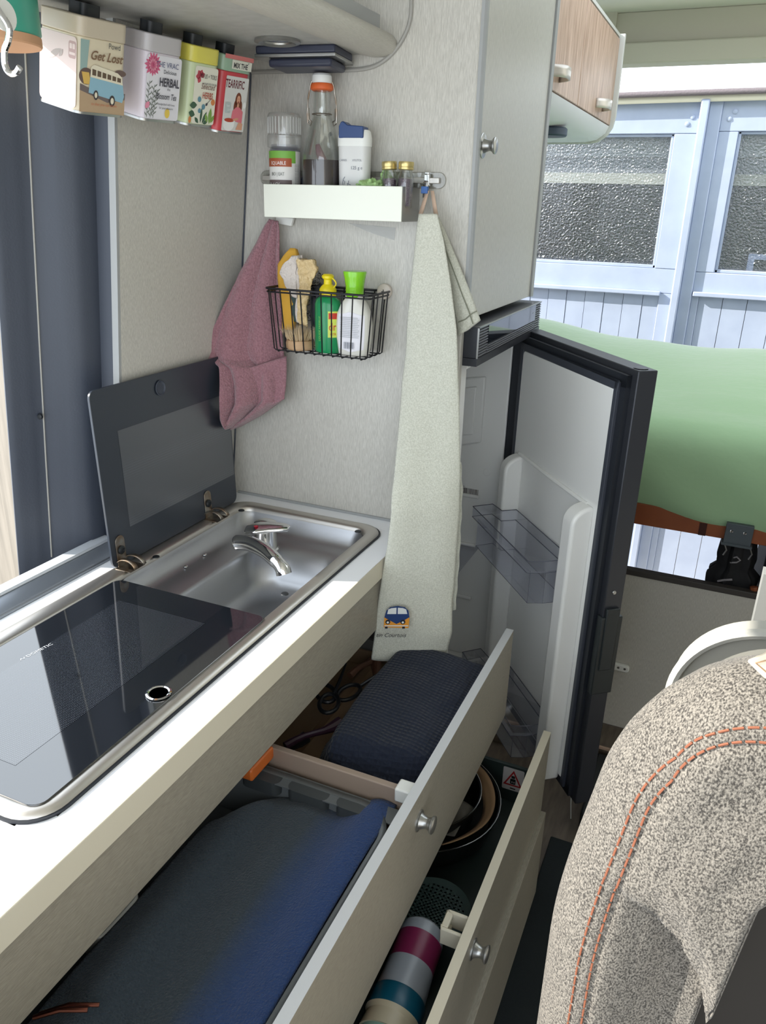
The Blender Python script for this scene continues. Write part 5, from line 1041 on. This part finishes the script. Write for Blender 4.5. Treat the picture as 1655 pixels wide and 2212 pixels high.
bed = thing('bed', 'raised bed with a pale green fitted sheet across the rear of the van', 'bed', (0,2.7,0.7))
def mattress():
    b = MB(); X0, X1, YA, YB, ZB, ZT = -0.985, 0.94, 2.035, 3.43, 0.79, 1.02
    prof_ = [(YA+0.010,0.775),(YA-0.006,0.80),(YA-0.012,0.86),(YA-0.006,0.93),(YA+0.015,0.98),(YA+0.055,1.008),(YA+0.13,1.018),(YA+0.4,1.022),(YA+0.8,1.024),(YB-0.15,1.022),(YB-0.04,1.005),(YB,0.96),(YB+0.005,0.85),(YB,0.79)]
    n = len(prof_)
    P3 = [Vector((0,y,z)) for y, z in prof_]; P3 = cr(P3, 4); n = len(P3)
    def f(u, v):
        x = X0+(X1-X0)*u; q = interp(v*(n-1), [(i, P3[i].y, P3[i].z) for i in range(n)])
        y, z = q; wob = noise.noise(Vector((x*3.2,y*2.4,z*3))); lf_ = sm(0.1,1.0,-x+0.1); y += 0.22*lf_*sm(2.6,3.4,y); z += 0.040*lf_*sm(2.3,3.3,y)
        if v < 0.3: z -= (0.028*sm(-0.2,0.10,x)-0.010)*(1-v/0.3)*0.9
        return Vector((x, y+0.010*wob*(1 if v < 0.35 else 0.3)+0.004*math.sin(x*24+z*30)*(1-sm(0.1,0.3,v)), z+0.012*wob+ (0.010*math.sin(x*5+1) if v > 0.5 else 0)))
    b.grid(f, 90, n-1); return b
ms = mattress().build('fitted_sheet', green_sheet, bed)
box((-0.97,2.06,0.80),(0.93,3.40,0.95)).build('mattress_core', whitep, bed)
box((-0.98,2.035,0.741),(0.94,2.055,0.80)).build('bed_board', rustw, bed, bevel=0.002)
for k in range(6): box((-0.98,2.20+0.2*k,0.765),(0.94,2.27+0.2*k,0.78)).build('slat', oak, bed)
box((0.014,2.0335,0.741),(0.032,2.0352,0.775)).build('slot', flat('slot_dark',(60,24,14),0.8), bed)
brk = box((0.076,2.018,0.738),(0.140,2.034,0.792)).build('bracket', mat('bracket_grey',(72,80,86),0.5), bed, bevel=0.001)
for bxk in (0.090,0.121): MB().lathe([(0.0045,0),(0.0040,0.0018),(0,0.0025)], Matrix.Translation((bxk,2.018,0.772)) @ Matrix.Rotation(PI/2,4,'X'), 12).build('screw', chrome, brk)
box((0.072,2.014,0.733),(0.144,2.06,0.739)).build('bracket_foot', MATS['bracket_grey'], brk)
for xk in (0.078,0.138): MB().tube([(xk+0.002,2.026,0.733),(xk+0.010,2.028,0.715),(xk+0.004,2.028,0.700)], 0.0018, 6).build('strap_hook', satin, brk)
boots = thing('black_bag', 'black gathered fabric bag hanging under the bed bracket', 'bag', (0.12,2.12,0.60))
bb = MB(); 
def bag(u, v):
    T = [(0,0.018,0.020),(0.12,0.040,0.035),(0.35,0.046,0.045),(0.45,0.042,0.040),(0.55,0.062,0.050),(0.75,0.058,0.050),(1.0,0.050,0.045)]
    rx, ry = interp(v, T); a = 2*PI*u; k = 1+0.10*math.sin(7*a+3*v)+0.06*math.sin(13*a); return Vector((0.118+rx*k*math.cos(a), 2.13+ry*k*math.sin(a), 0.735-0.22*v))
bb.grid(bag, 60, 24); bb.build('fabric', mat('black_fabric',(18,18,22),0.8), boots)
lc = MB(); lc.tube([(0.108,2.088,0.672),(0.118,2.082,0.680),(0.128,2.084,0.671),(0.120,2.080,0.665),(0.105,2.083,0.660)], 0.0022, 6); lc.build('drawcord', mat('cord_grey',(150,146,150),0.8), boots)
bb = MB().tube([(0.085,2.085,0.600),(0.100,2.076,0.611),(0.118,2.074,0.617)], 0.003, 6); bb.build('zip', MATS['cord_grey'], boots)
bl = box((0.186,2.09,0.52),(0.30,2.40,0.745)).build('luggage_box', mat('dark_crate',(30,32,36),0.7), bevel=0.01); tag(bl, 'dark crate under the bed beside the hanging bag', 'crate')
tag(MB().tube([(0.172,2.07,0.610),(0.178,2.066,0.58),(0.170,2.066,0.535)], 0.010, 8).build('rust_strap', rustw), 'rust-coloured strap hanging in front of the dark crate', 'strap')

gp = thing('garage_panel', 'grey laminate panel with a dark top edge below the bed', 'panel', (0.2,2.07,0.09))
box((-0.46,2.050,0.09),(0.94,2.066,0.585)).build('board', lamV, gp)
box((-0.46,2.046,0.585),(0.94,2.070,0.602)).build('top_edge', mat('dark_edge',(62,58,56),0.5), gp, bevel=0.002)
so = MB().prism(rrect(-0.155,0.285,-0.098,0.305,0.009,5), 2.036, 2.050, XZ); sk = so.build('socket', whitep, gp, bevel=0.002)
for xk in (-0.128,-0.110): MB().lathe([(0.0035,0),(0.0035,0.0006),(0,0.0007)], Matrix.Translation((xk,2.036,0.296)) @ Matrix.Rotation(PI/2,4,'X'), 12).build('contact', flat('contact_dark',(90,88,84),0.5), sk)
MB().tube([(-0.150,2.030,0.300),(-0.168,2.028,0.292),(-0.19,2.032,0.288)], 0.009, 10).build('plug', whitep, sk)
box((-0.46,1.936,0.0),(0.94,2.050,0.088)).build('step', floorm, kind=st).name = 'trim_step'
bpy.data.objects['trim_step'].name = 'trim_9'
b = box((-0.46,1.930,0.084),(0.94,1.938,0.0905)); b.build('step_edge', oak, kind=st).name = 'trim_10'
tag(box((-0.14,1.66,0.0),(0.30,1.925,0.075)).build('storage_crate', mat('black_crate',(24,28,30),0.6), bevel=0.006), 'low black crate on the floor behind the seat against the step', 'crate')
tag(MB().tube(cr([Vector((-0.150,1.90,0.092)),Vector((-0.172,1.84,0.085)),Vector((-0.178,1.76,0.05)),Vector((-0.165,1.70,0.012))],5), 0.0016, 6).build('thin_cable', rubber), 'thin pale cable curving down from the step beside the fridge door', 'cable')
tag(box((-0.20,1.00,0.0),(0.45,1.62,0.010)).build('floor_mat', mat('black_mat',(20,28,30),0.95,bump=0.6,scale=300), bevel=0.003), 'black floor mat in the aisle beside the seat', 'mat')
box((0.108,1.19,0.0),(0.16,1.22,1.02)).build('post', mat('grey_white_post', (150,151,148), 0.5))
bpy.data.objects['post'].name = 'table_post'; tag(bpy.data.objects['table_post'], 'white post at the right edge of the frame behind the seat', 'post')

# ================================================================ SEAT
seat = thing('swivel_seat', 'tweed upholstered seat back with orange double stitching in the foreground', 'seat', (0.22,0.65,0.0))
CX, CZ, HW, HH, RR = 0.225, 0.708, 0.292, 0.478, 0.165
def sdf(x, z, hw=HW, hh=HH, r=RR, cx=CX, cz=CZ):
    qx, qz = abs(x-cx)-hw+r, abs(z-cz)-hh+r
    return math.hypot(max(qx,0), max(qz,0))+min(max(qx,qz),0)-r
def outl(t_, k):                                # superellipse-like rounded outline, shrunk by k
    hw, hh = HW*k, HH-(HW*(1-k)); r = max(0.004, RR*k)
    pts = rrect(CX-hw, CZ-hh, CX+hw, CZ+hh, r, 24); return pts
def SMAP(x, z):                                  # taper, and the narrow lower right side
    x1 = CX+(x-CX)*(1-0.13*sm(0.80,1.15,z)); R_ = interp(z, [(0.6,0.080),(0.80,0.096),(0.97,0.114),(1.04,0.16),(1.12,0.30),(1.17,0.46)])[0]
    return x1 if x1 < 0.02 else 0.02 + (x1-0.02)*min(1, (R_-0.02)/(CX-0.02+HW*(1-0.13*sm(0.80,1.15,z))))
def front(x, z):
    d = -sdf(x, z); w_ = 0.085; k = min(1, max(0, d)/w_); y = 0.645 - 0.062*math.sqrt(max(0, 1-(1-k)**2))
    groove = math.exp(-((d-0.052)/0.004)**2)*0.0035
    X = SMAP(x, z); zc = interp(X, [(-0.02,0.94),(0.0,0.932),(0.03,0.922),(0.055,0.90),(0.075,0.872),(0.09,0.82),(0.096,0.76),(0.10,0.4)])[0]
    y += 0.040*sm(0, 0.010, zc-z)*sm(-0.04,0.08,X) - 0.010*sm(0,0.05,z-zc)*sm(0.0,0.05,X)
    return y + groove + 0.003*noise.noise(Vector((x*7,z*7,1)))
rings = []
ks = [1.0,0.998,0.99,0.975,0.955,0.93,0.90,0.87,0.84,0.82,0.80,0.78,0.75,0.72,0.70,0.68,0.66,0.64,0.62,0.58,0.52,0.45,0.36,0.26,0.15,0.05]
def dens(P_, n):
    out = []; L_ = [0]
    for a,b_ in zip(P_, P_[1:]+P_[:1]): L_.append(L_[-1]+math.hypot(b_[0]-a[0], b_[1]-a[1]))
    Q = P_+P_[:1]; j = 0
    for i in range(n):
        t_ = L_[-1]*i/n
        while L_[j+1] < t_: j += 1
        k = (t_-L_[j])/max(1e-9, L_[j+1]-L_[j]); out.append((Q[j][0]+(Q[j+1][0]-Q[j][0])*k, Q[j][1]+(Q[j+1][1]-Q[j][1])*k))
    return out
NS = 320
ks = ks[:3]+[0.985-0.985*i/80 for i in range(80)]
TPR = SMAP
lp_ = [[Vector((TPR(x,z), front(x, z), z)) for x, z in dens(outl(0,k), NS)] for k in ks]
o0 = dens(outl(0,1.0), NS)
back = [[Vector((TPR(x,z)*(1-0.03*q)+0.003*q, 0.645+0.10*q, z-(0.10*q**1.2)*sm(0.8,1.15,z))) for x, z in o0] for q in (0.15,0.35,0.6,0.85,1.0)]
b = MB(); ringmesh(b, back[::-1]+lp_); nl = len(lp_)+len(back); b.f.append([(nl-1)*NS+i for i in range(NS)]); b.f.append(list(range(NS))[::-1])
b.build('backrest', fabric_seat, seat, ang=80)
for off_, nm in ((0.036,'stitching'),(0.049,'stitching')):
    k_ = (HW-off_)/HW; P_ = dens([(x,z) for x,z in rrect(CX-HW+off_, CZ-HH+off_, CX+HW-off_, CZ+HH-off_, max(0.01,RR-off_), 24)], 760)
    sb2 = MB()
    for i in range(0, 760, 4):
        q = [Vector((TPR(*P_[(i+j) % 760]), front(*P_[(i+j) % 760])-0.0009, P_[(i+j) % 760][1])) for j in range(4)]
        if P_[i][0] < 0.40 and q[0].z > 0.45: sb2.tube(q, 0.0011, 5)
    sb2.build(nm, thread, seat, kind='stuff')
tagm = mat('cream_leather', (220,206,184), 0.5)
lt_ = MB().prism([(0.056,1.197),(0.070,1.186),(0.120,1.178),(0.120,1.215),(0.074,1.214)], 0.590, 0.594, XZ); lt_.build('leather_tag', tagm, seat, bevel=0.0012)
MB().tube([(0.118,0.5895,1.207),(0.076,0.5895,1.207),(0.062,0.5895,1.198),(0.074,0.5895,1.190),(0.118,0.5895,1.184)], 0.0006, 5).build('tag_stitching', mat('tan_thread',(176,140,104),0.8), seat)
box((0.075,0.70,0.30),(0.62,0.76,1.02)).build('side_cover', mat('dark_brown_cover',(40,36,32),0.7), seat, bevel=0.01)
box((0.02,0.50,0.30),(0.46,0.78,0.42)).build('seat_base', black, seat, bevel=0.02)
box((0.10,0.55,0.0),(0.38,0.75,0.30)).build('pedestal', black, seat, bevel=0.01)
# round pale table top edge behind the seat
tb2 = thing('round_table', 'pale round-ended table standing behind the seat', 'table', (0.24,1.0,0.98))
arc = [(0.30+0.29*math.cos(a), 1.02-0.06-0.0+0.13*0+0.135*math.sin(a)) for a in [PI*i/32 for i in range(33)]]
tp_ = rrect(0.008, 0.80, 0.60, 1.096, 0.10, 16)
MB().prism(tp_, 0.85, 0.88, XZ).build('table_panel', mat('pale_table',(172,170,161),0.5), tb2, ang=60)
MB().tube([(a, 0.847, b_) for a, b_ in tp_], 0.006, 8, closed=True).build('table_edging', mat('edging_white',(186,185,178),0.4), tb2)
box((0.28,0.855,0.0),(0.32,0.875,0.80)).build('table_leg', satin, tb2)
